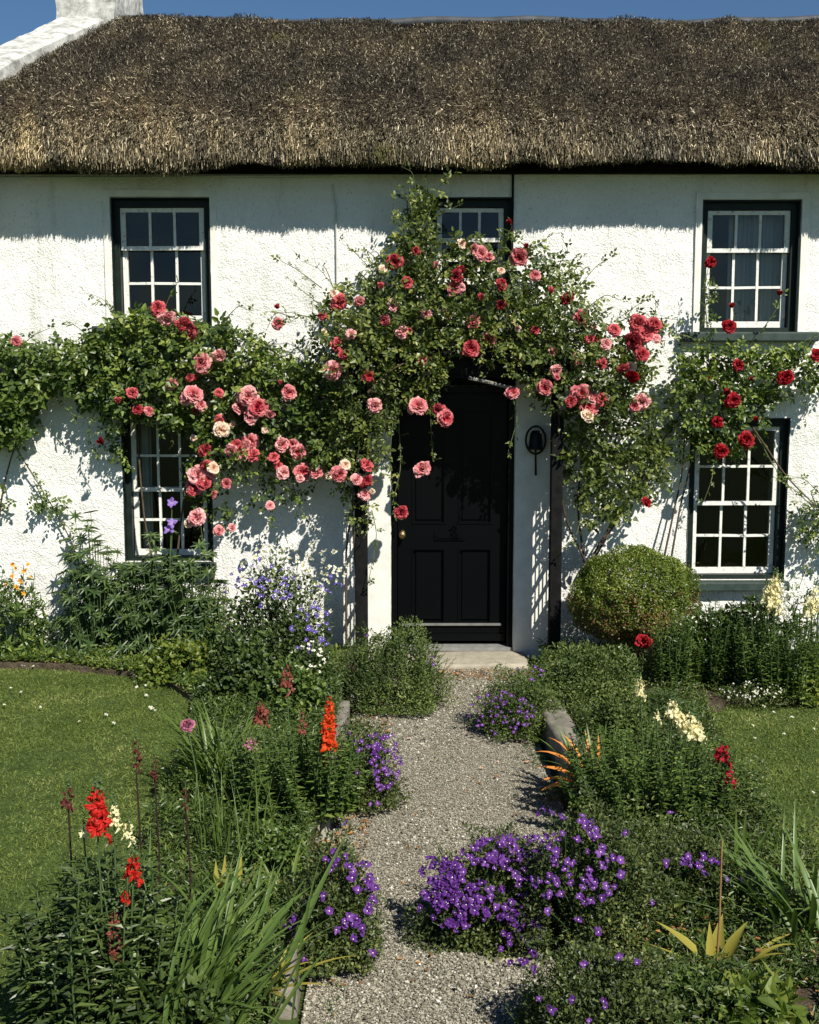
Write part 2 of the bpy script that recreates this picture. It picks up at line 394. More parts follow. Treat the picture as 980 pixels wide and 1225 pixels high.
M_DEAD = foliage('dry_leaves', [(0, (.10, .055, .02)), (.5, (.26, .15, .05)), (1, (.50, .36, .15))], .7, .2, .25, 3, (1.2, .9, .5))
M_ROSELEAF = foliage('rose_leaves', [(0, (.014, .034, .010)), (.4, (.036, .078, .016)), (.7, (.095, .17, .03)), (1, (.27, .36, .09))], .38, .5, .28)
M_ROSELEAF2 = foliage('light_rose_leaves', [(0, (.016, .036, .010)), (.4, (.042, .080, .018)), (.7, (.105, .165, .035)), (1, (.30, .36, .11))], .38, .5, .3)
M_CREEPER = foliage('creeper_leaves', [(0, (.018, .045, .012)), (.5, (.05, .105, .022)), (1, (.14, .22, .045))], .4, .45, .3)
M_LUPIN = foliage('lupin_leaves', [(0, (.014, .04, .014)), (.5, (.045, .10, .03)), (1, (.16, .26, .08))], .4, .45, .25)
M_SNAP = foliage('snapdragon_leaves', [(0, (.016, .045, .012)), (.45, (.05, .11, .022)), (.8, (.12, .20, .045)), (1, (.26, .36, .10))], .36, .55, .25)
M_SNAPDARK = foliage('dark_snapdragon_leaves', [(0, (.012, .032, .010)), (.5, (.035, .075, .018)), (.8, (.08, .14, .035)), (1, (.19, .26, .08))], .36, .55, .2)
M_CAMP = foliage('small_dark_leaves', [(0, (.012, .028, .009)), (.5, (.042, .078, .022)), (.8, (.11, .165, .045)), (1, (.27, .32, .12))], .45, .4, .25)
M_HERB = foliage('grey_green_leaves', [(0, (.02, .042, .012)), (.5, (.06, .115, .028)), (.85, (.13, .20, .055)), (1, (.26, .32, .12))], .5, .35, .25)
M_BRIGHT = foliage('bright_leaves', [(0, (.035, .08, .012)), (.5, (.09, .16, .025)), (1, (.24, .30, .06))], .42, .4, .35)
M_STRAP = foliage('strap_leaves', [(0, (.025, .065, .014)), (.5, (.065, .13, .026)), (.9, (.13, .20, .05)), (1, (.42, .37, .15))], .34, .55, .25)
M_STRAPBLUE = foliage('blue_green_strap_leaves', [(0, (.028, .07, .02)), (.6, (.075, .15, .035)), (1, (.17, .25, .08))], .34, .55, .2)
M_YELLOWLEAF = foliage('yellowing_leaves', [(0, (.14, .17, .03)), (.5, (.28, .30, .06)), (1, (.50, .44, .14))], .4, .45, .3)
M_ORANGELEAF = foliage('orange_dying_leaves', [(0, (.38, .14, .03)), (.5, (.56, .27, .06)), (1, (.62, .42, .14))], .45, .4, .25, tcol=(1.1, .8, .5))
M_BALL = foliage('box_leaves', [(0, (.028, .06, .010)), (.4, (.07, .13, .016)), (.8, (.16, .24, .035)), (1, (.30, .36, .08))], .4, .45, .2, 3)
M_BALLBROWN = foliage('browned_box_leaves', [(0, (.05, .035, .012)), (.5, (.13, .085, .03)), (1, (.24, .17, .08))], .5, .4, .15, 3)

M_PINK = petals('pink_rose_petals', (.46, .012, .035), (.92, .50, .48), .072, var=.42)
M_PINKDEEP = petals('deep_pink_rose_petals', (.30, .004, .016), (.72, .16, .17), .078, var=.4)
M_PALE = petals('pale_rose_petals', (.75, .38, .25), (.88, .72, .55), .05)
M_RED = petals('red_rose_petals', (.10, .001, .004), (.36, .006, .014), .05)
M_CRIMSON = petals('crimson_petals', (.18, .002, .01), (.42, .01, .03), .04)
M_PURPLE = petals('purple_petals', (.22, .08, .35), (.11, .026, .215), .018, .3, .5)
M_LILAC = petals('lilac_petals', (.45, .30, .62), (.26, .16, .48), .02, .3)
M_BLUE = petals('violet_blue_petals', (.10, .07, .32), (.16, .11, .42), .015, .3)
M_SCARLET = petals('scarlet_petals', (.26, .006, .006), (.50, .016, .010), .05)
M_ORANGE = petals('orange_red_petals', (.45, .03, .006), (.72, .07, .010), .05)
M_YELLOW = petals('yellow_petals', (.80, .62, .16), (.86, .80, .48), .05, .3)
M_GOLD = petals('golden_petals', (.80, .30, .02), (.86, .50, .08), .03, .3)
M_WHITE = petals('white_petals', (.70, .70, .30), (.84, .84, .78), .01, .3)
M_FADED = petals('faded_brown_petals', (.13, .022, .022), (.26, .07, .05), .05)
M_DARKSEED = petals('dark_seed_heads', (.045, .012, .014), (.12, .025, .025), .05)
M_MAUVE = petals('mauve_petals', (.20, .03, .07), (.55, .22, .30), .05)
M_EYE = plain('flower_eye', (.8, .78, .7), .6)
M_YEYE = plain('yellow_flower_eye', (.75, .55, .06), .6)

# ------------------------------------------------------------------ ground, path, lawns, beds
def sheet(name, pts, z, m, kind='structure', dz=.1):
    mb = MB(); n = len(pts)
    V = [(x, y, z) for x, y in pts]+[(x, y, z-dz) for x, y in pts]
    me = bpy.data.meshes.new(name)
    me.from_pydata(V, [], [tuple(range(n))]+[(i, n+i, n+(i+1) % n, (i+1) % n) for i in range(n)]); me.update()
    # make the top face look up
    o = new_obj(name, me, m); tag(o, kind=kind); return o
g = MB(); g.add([(-300, -300, -.02), (300, -300, -.02), (300, 300, -.02), (-300, 300, -.02)], [(0, 1, 2, 3)])
go = new_obj('ground', g.mesh('ground'), M_TURF); tag(go, kind='structure')
PX0, PX1 = -.36, .77        # gravel path between its edgings
path_poly = [(PX0, -2), (PX1, -2), (PX1, 7.1), (.85, 7.5), (.98, 8.1), (-.25, 8.1), (-.4, 7.4), (PX0, 7.1)]
sheet('path', path_poly, .0, M_GBED, dz=.01)
LZ = .05
lawn_l = [(-8, -2), (-1.12, -2), (-1.10, 3.6), (-1.22, 5), (-1.30, 6.2), (-1.40, 7.05), (-1.66, 7.62), (-2.5, 7.97), (-4.5, 8.08), (-8, 8.05)]
lawn_r = [(1.62, -2), (8, -2), (8, 7.1), (4, 7.05), (2.6, 6.98), (2.05, 6.95), (1.85, 6.6), (1.70, 5.6), (1.68, 4.7), (1.62, 3.8)]
sheet('lawn', lawn_l, LZ, M_TURF); sheet('lawn', lawn_r, LZ, M_TURF)
BZ = .09
def soil(name, pts, z, m=M_SOIL):
    """bed surface, gently lumpy"""
    xs = [p[0] for p in pts]; ys = [p[1] for p in pts]; st = .06
    X = np.arange(min(xs), max(xs)+st, st); Y = np.arange(min(ys), max(ys)+st, st)
    return X, Y
bed_l = [(-1.12, -2), (-.44, -2), (-.44, 7.3), (-.35, 8.4), (-6, 8.46), (-6, 7.95), (-2.6, 7.85), (-1.75, 7.55), (-1.42, 7.0), (-1.30, 6.2), (-1.22, 5), (-1.10, 3.6)]
bed_r = [(.775, 5.2), (.775, -2), (1.62, -2), (1.62, 3.8), (1.68, 4.7), (1.70, 5.6), (1.85, 6.6), (2.05, 6.95), (2.6, 6.98), (4, 7.05), (6, 7.1), (6, 8.46), (1.05, 8.46), (1.0, 7.9), (.87, 7.1), (.86, 5.25)]
sheet('garden_bed', bed_l, BZ, M_SOIL); sheet('garden_bed', bed_r, BZ, M_SOIL)

def inpoly(x, y, poly):
    c = np.zeros(len(x), bool); j = len(poly)-1
    for i in range(len(poly)):
        xi, yi = poly[i]; xj, yj = poly[j]
        m = ((yi > y) != (yj > y)) & (x < (xj-xi)*(y-yi)/(yj-yi+1e-12)+xi)
        c ^= m; j = i
    return c
def rand_in(poly, n):
    xs = [p[0] for p in poly]; ys = [p[1] for p in poly]; ox = np.empty(0); oy = np.empty(0)
    while len(ox) < n:
        x = rng.uniform(min(xs), max(xs), n); y = rng.uniform(min(ys), max(ys), n); k = inpoly(x, y, poly)
        ox = np.append(ox, x[k]); oy = np.append(oy, y[k])
    return ox[:n], oy[:n]
def clip_box(poly_fn, x0, x1, y0, y1, n, poly):
    x = rng.uniform(x0, x1, n); y = rng.uniform(y0, y1, n); k = inpoly(x, y, poly); return x[k], y[k]

def grass(name, poly, box, n, label):
    x, y = clip_box(None, *box, n, poly); k = len(x)
    P = np.stack([x, y, np.full(k, LZ-.003)], 1)
    dens = vnoise(P, 3, 5)*.6+vnoise(P, 14, 6)*.4
    keep = rng.random(k) < .45+dens; P = P[keep]; dens = dens[keep]; k = len(P)
    A = unit(np.concatenate([rnd(k, 2)*.75, np.full((k, 1), .6)], 1)); N = unit(rnd(k)*.7+np.array([0, -.3, .6]))
    L = rng.uniform(.010, .030, k)*(.55+.9*dens); 
    TB = (np.array([(0, -.5, 0), (0, .5, 0), (.55, -.38, .06), (.55, .38, .06), (1, 0, -.05)]), np.array([(0, 1, 3), (0, 3, 2), (2, 3, 4)]))
    mb = MB(); scatter(mb, TB, P, A, N, L, rng.uniform(.0028, .0055, k))
    # bits of clover
    kc = int(k*.03); i = rng.integers(0, k, kc); Q = P[i]+np.array([0, 0, .012])
    scatter(mb, T_SIMPLE, Q, rnd(kc)*np.array([1, 1, .3]), np.array([0, 0, 1])+rnd(kc)*.3, .012, .011)
    o = new_obj(name, mb.mesh(name), M_GRASS); tag(o, label, 'grass', kind='stuff'); return o
grass('grass', lawn_l, (-4.3, -1.05, 2.6, 8.1), 230000, 'short mown grass of the left lawn')
grass('grass', lawn_r, (1.6, 4.6, 3.2, 7.15), 150000, 'short mown grass of the right lawn')

# gravel stones
def gravel():
    x, y = clip_box(None, -.37, .99, 2.9, 8.1, 190000, path_poly); k = len(x)
    far = rng.random(k) < np.clip(1.25-(y-3)*.09, .5, 1); x, y = x[far], y[far]; k = len(x)
    dirs = np.array([(1, 0, 0), (-1, 0, 0), (0, 1, 0), (0, -1, 0), (0, 0, 1), (0, 0, -1)], float)
    F = np.array([(0, 2, 4), (2, 1, 4), (1, 3, 4), (3, 0, 4), (2, 0, 5), (1, 2, 5), (3, 1, 5), (0, 3, 5)])
    r = np.clip(rng.lognormal(math.log(.0029), .42, k), .0016, .012)*(.75+.6*vnoise(np.stack([x, y, 0*x], 1), 2.2, 91))
    Vl = dirs[None]*rng.uniform(.6, 1.25, (k, 6, 1))+rng.normal(size=(k, 6, 3))*.15
    q = unit(rnd(k, 4)); a, b, c, d = q.T
    Rm = np.stack([np.stack([1-2*(c*c+d*d), 2*(b*c-a*d), 2*(b*d+a*c)], 1), np.stack([2*(b*c+a*d), 1-2*(b*b+d*d), 2*(c*d-a*b)], 1), np.stack([2*(b*d-a*c), 2*(c*d+a*b), 1-2*(b*b+c*c)], 1)], 1)
    V = np.einsum('nij,nkj->nki', Rm, Vl)*r[:, None, None]*np.array([1, 1, .8])
    P = np.stack([x, y, r*.5+rng.uniform(0, .004, k)], 1)
    V = V+P[:, None]
    mb = MB(); mb.add(V.reshape(-1, 3), (F[None]+(np.arange(k)*6)[:, None, None]).reshape(-1, 3))
    o = new_obj('gravel', mb.mesh('gravel'), M_STONES); tag(o, 'loose tan and grey gravel covering the garden path', 'gravel', kind='stuff')
gravel()

# edging stones along the path
def rough_block(name, label, x0, x1, y0, y1, z0, z1, m, group, tilt=(0, 0, 0), taper=.0):
    bm_pts = []
    nx, ny, nz = 5, max(4, int((y1-y0)/.05)), 6
    V = []; idx = {}
    def vid(i, j, k):
        if (i, j, k) not in idx:
            idx[(i, j, k)] = len(V)
            x = x0+(x1-x0)*i/nx; y = y0+(y1-y0)*j/ny; z = z0+(z1-z0)*k/nz
            V.append((x, y, z))
        return idx[(i, j, k)]
    F = []
    for i in range(nx):
        for j in range(ny): F.append((vid(i, j, nz), vid(i+1, j, nz), vid(i+1, j+1, nz), vid(i, j+1, nz)))
    for j in range(ny):
        for k in range(nz):
            F.append((vid(0, j, k), vid(0, j, k+1), vid(0, j+1, k+1), vid(0, j+1, k))); F.append((vid(nx, j, k), vid(nx, j+1, k), vid(nx, j+1, k+1), vid(nx, j, k+1)))
    for i in range(nx):
        for k in range(nz):
            F.append((vid(i, 0, k), vid(i+1, 0, k), vid(i+1, 0, k+1), vid(i, 0, k+1))); F.append((vid(i, ny, k), vid(i, ny, k+1), vid(i+1, ny, k+1), vid(i+1, ny, k)))
    V = np.array(V); c = np.array([(x0+x1)/2, (y0+y1)/2, z0])
    # round the arrises, roughen the faces
    h = np.array([(x1-x0)/2, (y1-y0)/2, (z1-z0)]); q = (V-c)/h
    d = np.abs(q); d[:, 2] = np.clip(q[:, 2], 0, 1)
    over = np.clip(d-.8, 0, 1); V -= np.sign(q)*(over.sum(1)[:, None]-over > .1)*over*h*.16
    V += np.stack([vnoise(V, 17, s_)-.5 for s_ in (1, 2, 3)], 1)*.018
    mb = MB(); mb.add(V-c, F); ob = new_obj(name, mb.mesh(name, True), m); ob.location = tuple(c); ob.rotation_euler = tilt
    return tag(ob, label, 'edging stone', group)
EG = 'edging stones along the gravel path'
rough_block('edging_stone', 'pale rounded edging stone beside the green herb mound left of the door', -.42, -.22, 7.05, 7.42, -.03, .15, M_KERB, EG, (0, .05, .1))
rough_block('edging_stone', 'grey upright edging stone under the orange snapdragon clump', -.48, -.36, 4.95, 5.7, -.03, .13, M_KERB, EG, (0, -.12, -.02))
rough_block('edging_stone', 'tilted flat edging stone behind the left purple campanula in front', -.49, -.39, 3.5, 4.3, -.03, .12, M_KERBDARK, EG, (0, -.1, .03))
rough_block('edging_stone', 'buried edging stone between the two left campanula mounds', -.49, -.38, 5.85, 6.9, -.03, .11, M_KERBDARK, EG)
rough_block('edging_stone', 'long edging stone with a shaded side beside the dying orange leaves', .80, .95, 5.5, 7.0, -.03, .17, M_KERBDARK, EG, (0, 0, .045))
# door step
rough_block('door_step', 'worn pale stone step in front of the black door', -.30, .90, 8.06, 8.5, -.05, .035, M_STEP, None)['category'] = 'step'

# ------------------------------------------------------------------ cottage
HX0, HX1 = -3.45, 5.6; HY1 = 12.4; WT = .45; WZ = 3.72
cottage = thing('cottage', 'whitewashed thatched cottage with small sash windows and a black front door', 'house', (1, 8.7, 0))
def rect(pl, pr, pt, pb):
    cy = (pt+pb)/2; return [wx(pl, cy), wx(pr, cy), wz(pb), wz(pt)]
W_UL = rect(134, 252, 236, 390); W_UR = rect(839, 956, 239, 397); W_LL = rect(147, 254, 492, 672); W_LR = rect(824, 942, 500, 694); W_C = rect(514, 612, 236, 345)
DOOR = [wx(468, 620), wx(615, 620), .0, wz(462)]
opens = [W_UL, W_UR, W_LL, W_LR, W_C, DOOR]
def front_wall():
    st = .022
    def lines(a, b, brk):
        brk = sorted(set([a, b]+[x for x in brk if a < x < b])); out = []
        for p, q in zip(brk[:-1], brk[1:]):
            n = max(1, int(round((q-p)/st))); out += list(np.linspace(p, q, n+1)[:-1])
        return np.array(out+[b])
    X = lines(HX0, HX1, [o[0] for o in opens]+[o[1] for o in opens]); Z = lines(-.1, WZ, [o[2] for o in opens]+[o[3] for o in opens])
    nx, nz = len(X), len(Z); GX, GZ = np.meshgrid(X, Z, indexing='ij')
    P = np.stack([GX.ravel(), np.full(nx*nz, WALL), GZ.ravel()], 1)
    disp = (vnoise(P, 2.0, 3)-.5)*.03+(vnoise(P, 9, 4)-.5)*.010+(vnoise(P, 28, 5)-.5)*.008
    P[:, 1] += disp
    cx = (X[:-1]+X[1:])/2; cz = (Z[:-1]+Z[1:])/2; solid = np.ones((nx-1, nz-1), bool)
    for o in opens: solid &= ~((cx[:, None] > o[0]) & (cx[:, None] < o[1]) & (cz[None] > o[2]) & (cz[None] < o[3]))
    ii, jj = np.nonzero(solid); a = ii*nz+jj
    F = np.stack([a, a+nz, a+nz+1, a+1], 1)
    mb = MB(); mb.add(P, F)
    for o in opens:      # reveals
        x0, x1, z0, z1 = o; y0 = WALL-.0; y1 = WALL+WT
        mb.add([(x0, y0, z0), (x0, y0, z1), (x0, y1, z1), (x0, y1, z0)], [(0, 1, 2, 3)]); mb.add([(x1, y0, z0), (x1, y1, z0), (x1, y1, z1), (x1, y0, z1)], [(0, 1, 2, 3)])
        mb.add([(x0, y0, z1), (x1, y0, z1), (x1, y1, z1), (x0, y1, z1)], [(0, 1, 2, 3)]); mb.add([(x0, y0, z0), (x0, y1, z0), (x1, y1, z0), (x1, y0, z0)], [(0, 1, 2, 3)])
    # inner skin, ends and back wall with depth
    for o in []: pass
    mb.box((HX0, WALL+.02, -.1), (HX0+.02, WALL+WT, WZ)); mb.box((HX1-.02, WALL+.02, -.1), (HX1, WALL+WT, WZ))
    # side and back walls
    mb.box((HX0, WALL+WT, -.1), (HX0+.4, HY1, WZ)); mb.box((HX1-.4, WALL+WT, -.1), (HX1, HY1, WZ)); mb.box((HX0+.4, HY1-.4, -.1), (HX1-.4, HY1, WZ))
    return part('wall', mb, M_WALL, cottage, True)
front_wall()
# the rooms: dark plaster, floors and a ceiling, so that light only enters by the windows
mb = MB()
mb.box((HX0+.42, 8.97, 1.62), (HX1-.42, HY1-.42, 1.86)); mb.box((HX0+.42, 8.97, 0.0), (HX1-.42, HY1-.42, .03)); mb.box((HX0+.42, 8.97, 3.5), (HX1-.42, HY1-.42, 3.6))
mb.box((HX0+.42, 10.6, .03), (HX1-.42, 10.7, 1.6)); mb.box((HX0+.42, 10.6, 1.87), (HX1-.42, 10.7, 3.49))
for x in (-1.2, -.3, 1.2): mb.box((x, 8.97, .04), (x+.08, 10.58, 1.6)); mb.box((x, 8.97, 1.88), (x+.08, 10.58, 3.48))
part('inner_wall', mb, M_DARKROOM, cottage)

def window(o, rows_top, rows_bot, split, curtain=None, surround=True, cloth=None, ex=.15, sash_in=(.055, .06, .05)):
    x0, x1, z0, z1 = o; e = .002; yF = WALL+.045
    wr = thing('window', None, None); wr.parent = cottage; wr.location = Vector(((x0+x1)/2, WALL, z0))-Vector(cottage.location)
    fw = .052
    f = MB(); y1 = WALL+.20
    f.box((x0+e, yF, z0+e), (x0+fw, y1, z1-e)); f.box((x1-fw, yF, z0+e), (x1-e, y1, z1-e)); f.box((x0+fw, yF, z1-fw*1.25), (x1-fw, y1, z1-e)); f.box((x0+fw, yF, z0+e), (x1-fw, y1, z0+.035))
    part('frame', f, M_GREEN, wr)
    # painted reveal lining
    l = MB(); l.box((x0+.003, WALL-.004, z0+.003), (x0+.012, yF-.001, z1-.003)); l.box((x1-.012, WALL-.004, z0+.003), (x1-.003, yF-.001, z1-.003)); l.box((x0+.013, WALL-.004, z1-.012), (x1-.013, yF-.001, z1-.003))
    part('reveal_lining', l, M_GREEN, wr)
    sx0, sx1 = x0+fw+.004, x1-fw-.004; zs = z0+(z1-z0)*split
    def sash(a, b, y, rows, name, cols=3):
        th = .034; sw = .038; m = MB(); bw = .019
        m.box((sx0, y, a), (sx0+sw, y+th, b)); m.box((sx1-sw, y, a), (sx1, y+th, b))
        m.box((sx0+sw, y+.001, b-sw*.8), (sx1-sw, y+th-.001, b)); m.box((sx0+sw, y+.001, a), (sx1-sw, y+th-.001, a+sw*(1.25 if a < zs-.05 else .8)))
        ia, ib = a+sw*(1.25 if a < zs-.05 else .8), b-sw*.8; ix0, ix1 = sx0+sw, sx1-sw
        for k in range(1, cols):
            xx = ix0+(ix1-ix0)*k/cols+random.uniform(-.003, .003); m.box((xx-bw/2, y+.003, ia), (xx+bw/2, y+th-.004, ib))
        for k in range(1, rows):
            zz = ia+(ib-ia)*k/rows+random.uniform(-.003, .003)
            for c in range(cols):
                p = ix0+(ix1-ix0)*c/cols+(bw/2 if c else 0)+.001; q = ix0+(ix1-ix0)*(c+1)/cols-(bw/2 if c < cols-1 else 0)-.001
                m.box((p, y+.004, zz-bw/2), (q, y+th-.005, zz+bw/2))
        V = np.concatenate(m.v); m.v = [V+np.stack([vnoise(V, 6, 8)-.5, 0*V[:, 0], vnoise(V, 6, 9)-.5], 1)*.006]
        m.f = m.f
        part(name, m, M_PAINT, wr)
        gm = MB()
        for r in range(rows):
            for c in range(cols):
                p = ix0+(ix1-ix0)*c/cols; q = ix0+(ix1-ix0)*(c+1)/cols; u = ia+(ib-ia)*r/rows; v = ia+(ib-ia)*(r+1)/rows
                t1, t2 = random.uniform(-.0016, .0016), random.uniform(-.0016, .0016); yy = y+.02
                gm.add([(p, yy+t1, u), (q, yy-t1, u), (q, yy-t1+t2, v), (p, yy+t1+t2, v)], [(0, 1, 2, 3)])
        part('glass', gm, M_GLASS, wr)
    sash(zs-.018, z1-fw*1.25-.004, yF+.022, rows_top, 'sash'); sash(z0+.037, zs+.016, yF+.064, rows_bot, 'sash')
    if surround:
        s_ = MB(); t = .052; y = WALL-.016
        s_.box((x0-t, y, z0), (x0-.004, WALL+.03, z1+t)); s_.box((x1+.004, y, z0), (x1+t, WALL+.03, z1+t)); s_.box((x0-.004, y, z1+.004), (x1+.004, WALL+.03, z1+t))
        part('surround', s_, M_SMOOTHWHITE, wr)
    s_ = MB()
    s_.box((x0-ex, WALL-.085, z0-.075), (x1+ex, WALL+.04, z0-.003)); 
    me = part('sill', s_, M_SILL, wr)
    bv = me.modifiers.new('bevel', 'BEVEL'); bv.width = .012; bv.segments = 3
    if curtain:
        for (ca, cb) in curtain:
            n = 40; xs = np.linspace(sx0+(sx1-sx0)*ca, sx0+(sx1-sx0)*cb, n); V = []
            for x in xs:
                yy = yF+.17+.02*sin((x-sx0)*90)+.01*sin((x-sx0)*37); V += [(x, yy, z0+.04), (x, yy, z1-.07)]
            cm = MB(); cm.add(V, [(2*i, 2*i+2, 2*i+3, 2*i+1) for i in range(n-1)]); part('curtain', cm, M_CURTAIN, wr, True)
    if cloth:
        cm = MB(); V = []; n = 30
        for i in range(n):
            x = sx0+.02+(sx1-sx0-.04)*i/(n-1); V += [(x, yF+.15+.01*sin(i), z0+.04), (x, yF+.18+.01*sin(i*1.3), z0+.085+.02*sin(i*.5))]
        cm.add(V, [(2*i, 2*i+2, 2*i+3, 2*i+1) for i in range(n-1)]); part('curtain', cm, M_REDCURTAIN, wr, True)
    return wr
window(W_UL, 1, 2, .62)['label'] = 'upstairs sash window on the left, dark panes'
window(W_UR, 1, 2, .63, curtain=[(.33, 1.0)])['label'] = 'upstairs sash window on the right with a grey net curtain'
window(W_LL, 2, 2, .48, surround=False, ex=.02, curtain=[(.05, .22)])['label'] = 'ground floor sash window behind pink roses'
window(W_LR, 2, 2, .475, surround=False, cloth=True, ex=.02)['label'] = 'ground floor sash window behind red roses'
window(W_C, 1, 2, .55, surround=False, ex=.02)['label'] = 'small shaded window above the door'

# door, with surround
dx0, dx1, dz0, dz1 = DOOR; dz0 = .06
d = thing('door', None, None); d.parent = cottage; d.location = Vector(((dx0+dx1)/2, WALL+.12, 0))-Vector(cottage.location)
yd = WALL+.12
m = MB(); m.box((dx0+.002, WALL+.03, dz0), (dx0+.045, WALL+.2, dz1-.002)); m.box((dx1-.045, WALL+.03, dz0), (dx1-.002, WALL+.2, dz1-.002)); m.box((dx0+.045, WALL+.03, dz1-.05), (dx1-.045, WALL+.2, dz1-.002))
part('door_frame', m, M_DOOR, d)
a, b = dx0+.05, dx1-.05; zt = dz1-.055; zmid = wz(655); zlo = wz(750); sw = .11; mid = (a+b)/2
m = MB(); m.box((a, yd, dz0+.03), (a+sw, yd+.05, zt)); m.box((b-sw, yd, dz0+.03), (b, yd+.05, zt))
for (u, v) in ((dz0+.03, zlo), (zmid-.02, zmid+.17), (zt-.12, zt)): m.box((a+sw, yd+.001, u), (b-sw, yd+.05, v))
m.box((mid-.05, yd+.001, zlo), (mid+.05, yd+.05, zmid-.02)); m.box((mid-.05, yd+.001, zmid+.17), (mid+.05, yd+.05, zt-.12))
for (u, v) in ((zlo, zmid-.02), (zmid+.17, zt-.12)):
    for (p, q) in ((a+sw, mid-.05), (mid+.05, b-sw)):
        m.box((p, yd+.028, u), (q, yd+.045, v)); m.box((p+.035, yd+.016, u+.035), (q-.035, yd+.028, v-.035))
        for (A_, B_) in (((p, u), (p+.014, v)), ((q-.014, u), (q, v)), ((p+.014, u), (q-.014, u+.014)), ((p+.014, v-.014), (q-.014, v))): m.box((A_[0], yd-.006, A_[1]), (B_[0], yd+.027, B_[1]))
ob = part('door_leaf', m, M_DOOR, d)
m = MB(); m.box((a+.01, yd-.022, dz0+.03), (b-.01, yd-.001, dz0+.085)); part('weather_board', m, M_DOOR, d)
m = MB(); m.box((a+.03, yd-.018, zlo-.012), (b-.03, yd-.0065, zlo+.006)); part('rail_moulding', m, plain('worn_grey_edge', (.16, .16, .15), .5, .4, var=.3, scale=10), d)
kp = at(481, 640, yd-.04); m = MB(); m.disc_prism((kp[0], kp[2]), .03, .03, yd-.008, yd-.001, 18)
n = 8
for i, (r_, y_) in enumerate([(.010, yd-.02), (.012, yd-.035), (.026, yd-.042), (.031, yd-.055), (.026, yd-.068), (.01, yd-.074)]):
    if i: 
        V = [(kp[0]+rr*cos(t_), yy, kp[2]+rr*sin(t_)) for rr, yy in ((pr_, py_), (r_, y_)) for t_ in np.arange(14)*2*pi/14]
        m.add(V, [(j, (j+1) % 14, 14+(j+1) % 14, 14+j) for j in range(14)])
    pr_, py_ = r_, y_
part('door_knob', m, M_BRASS, d, True)
lp = at(538, 641, yd); m = MB(); m.box((lp[0]-.12, yd-.010, lp[2]-.035), (lp[0]+.12, yd-.001, lp[2]+.035)); m.box((lp[0]-.10, yd-.018, lp[2]-.018), (lp[0]+.10, yd-.010, lp[2]+.012)); part('letter_plate', m, M_DOOR, d)
m = MB(); m.box((dx0+.003, WALL+.0, .03), (dx1-.003, WALL+.16, .058)); part('threshold', m, plain('threshold_metal', (.22, .22, .21), .5, .4, var=.2), d)
# flat white boards each side of the doorway
m = MB(); xa = wx(440, 600); xb = wx(657, 600)
m.box((xa, WALL-.03, -.05), (dx0-.003, WALL+.03, dz1+.06)); m.box((dx1+.003, WALL-.03, -.05), (xb, WALL+.03, dz1+.06))
part('door_surround', m, M_SMOOTHWHITE, cottage)
m = MB(); m.box((dx0-.002, WALL-.028, dz1+.003), (dx1+.002, WALL+.03, dz1+.2)); part('door_head', m, M_BLACKWOOD, cottage)
# dark fascia board under the thatch and a thin dark strip standing in for the shadow line by the middle window
m = MB(); m.box((HX0, WALL-.07, 3.675), (HX1, WALL-.012, 3.74)); part('eave_board', m, M_BLACKWOOD, cottage)
xr = wx(611, 270); m = MB(); m.box((xr+.004, WALL-.03, wz(345)), (xr+.02, WALL-.012, 3.674)); part('shadow_strip', m, M_BLACKWOOD, cottage)
m = MB(); cxp = wx(402, 260); m.tube([(cxp-.02, WALL-.05, 3.6), (cxp-.01, WALL-.03, 3.5), (cxp, WALL-.022, 3.45), (cxp+.004, WALL-.022, 3.0), (cxp-.003, WALL-.022, 2.0)], .007, n=5)
m.tube([(HX0, WALL-.03, 3.65), (-2, WALL-.03, 3.655), (cxp-.02, WALL-.05, 3.66)], .006, n=5); part('cable', m, M_CABLE, cottage, True)

# thatched roof ------------------------------------------------
# front profile in (y, z): rounded eave, then the slope to the ridge
PROF = np.array([(8.45, 3.63), (8.30, 3.62), (8.18, 3.605), (8.10, 3.62), (8.09, 3.69), (8.12, 3.82), (8.19, 3.98), (8.32, 4.12), (8.55, 4.25), (9.2, 4.62), (10.0, 5.07), (10.35, 5.25), (10.45, 5.28)]); PROF[:, 1] += .1
def prof_res(n):
    d_ = np.concatenate([[0], np.cumsum(np.linalg.norm(np.diff(PROF, axis=0), axis=1))]); t_ = np.linspace(0, d_[-1], n)
    return np.stack([np.interp(t_, d_, PROF[:, 0]), np.interp(t_, d_, PROF[:, 1])], 1), t_, d_[-1]
PP, TT, TLEN = prof_res(70)
def left_edge(y): return np.interp(y, [8.1, 8.5, 9.2, 9.9, 10.2, 10.45], [-3.20, -3.17, -3.03, -2.88, -2.74, -2.60])
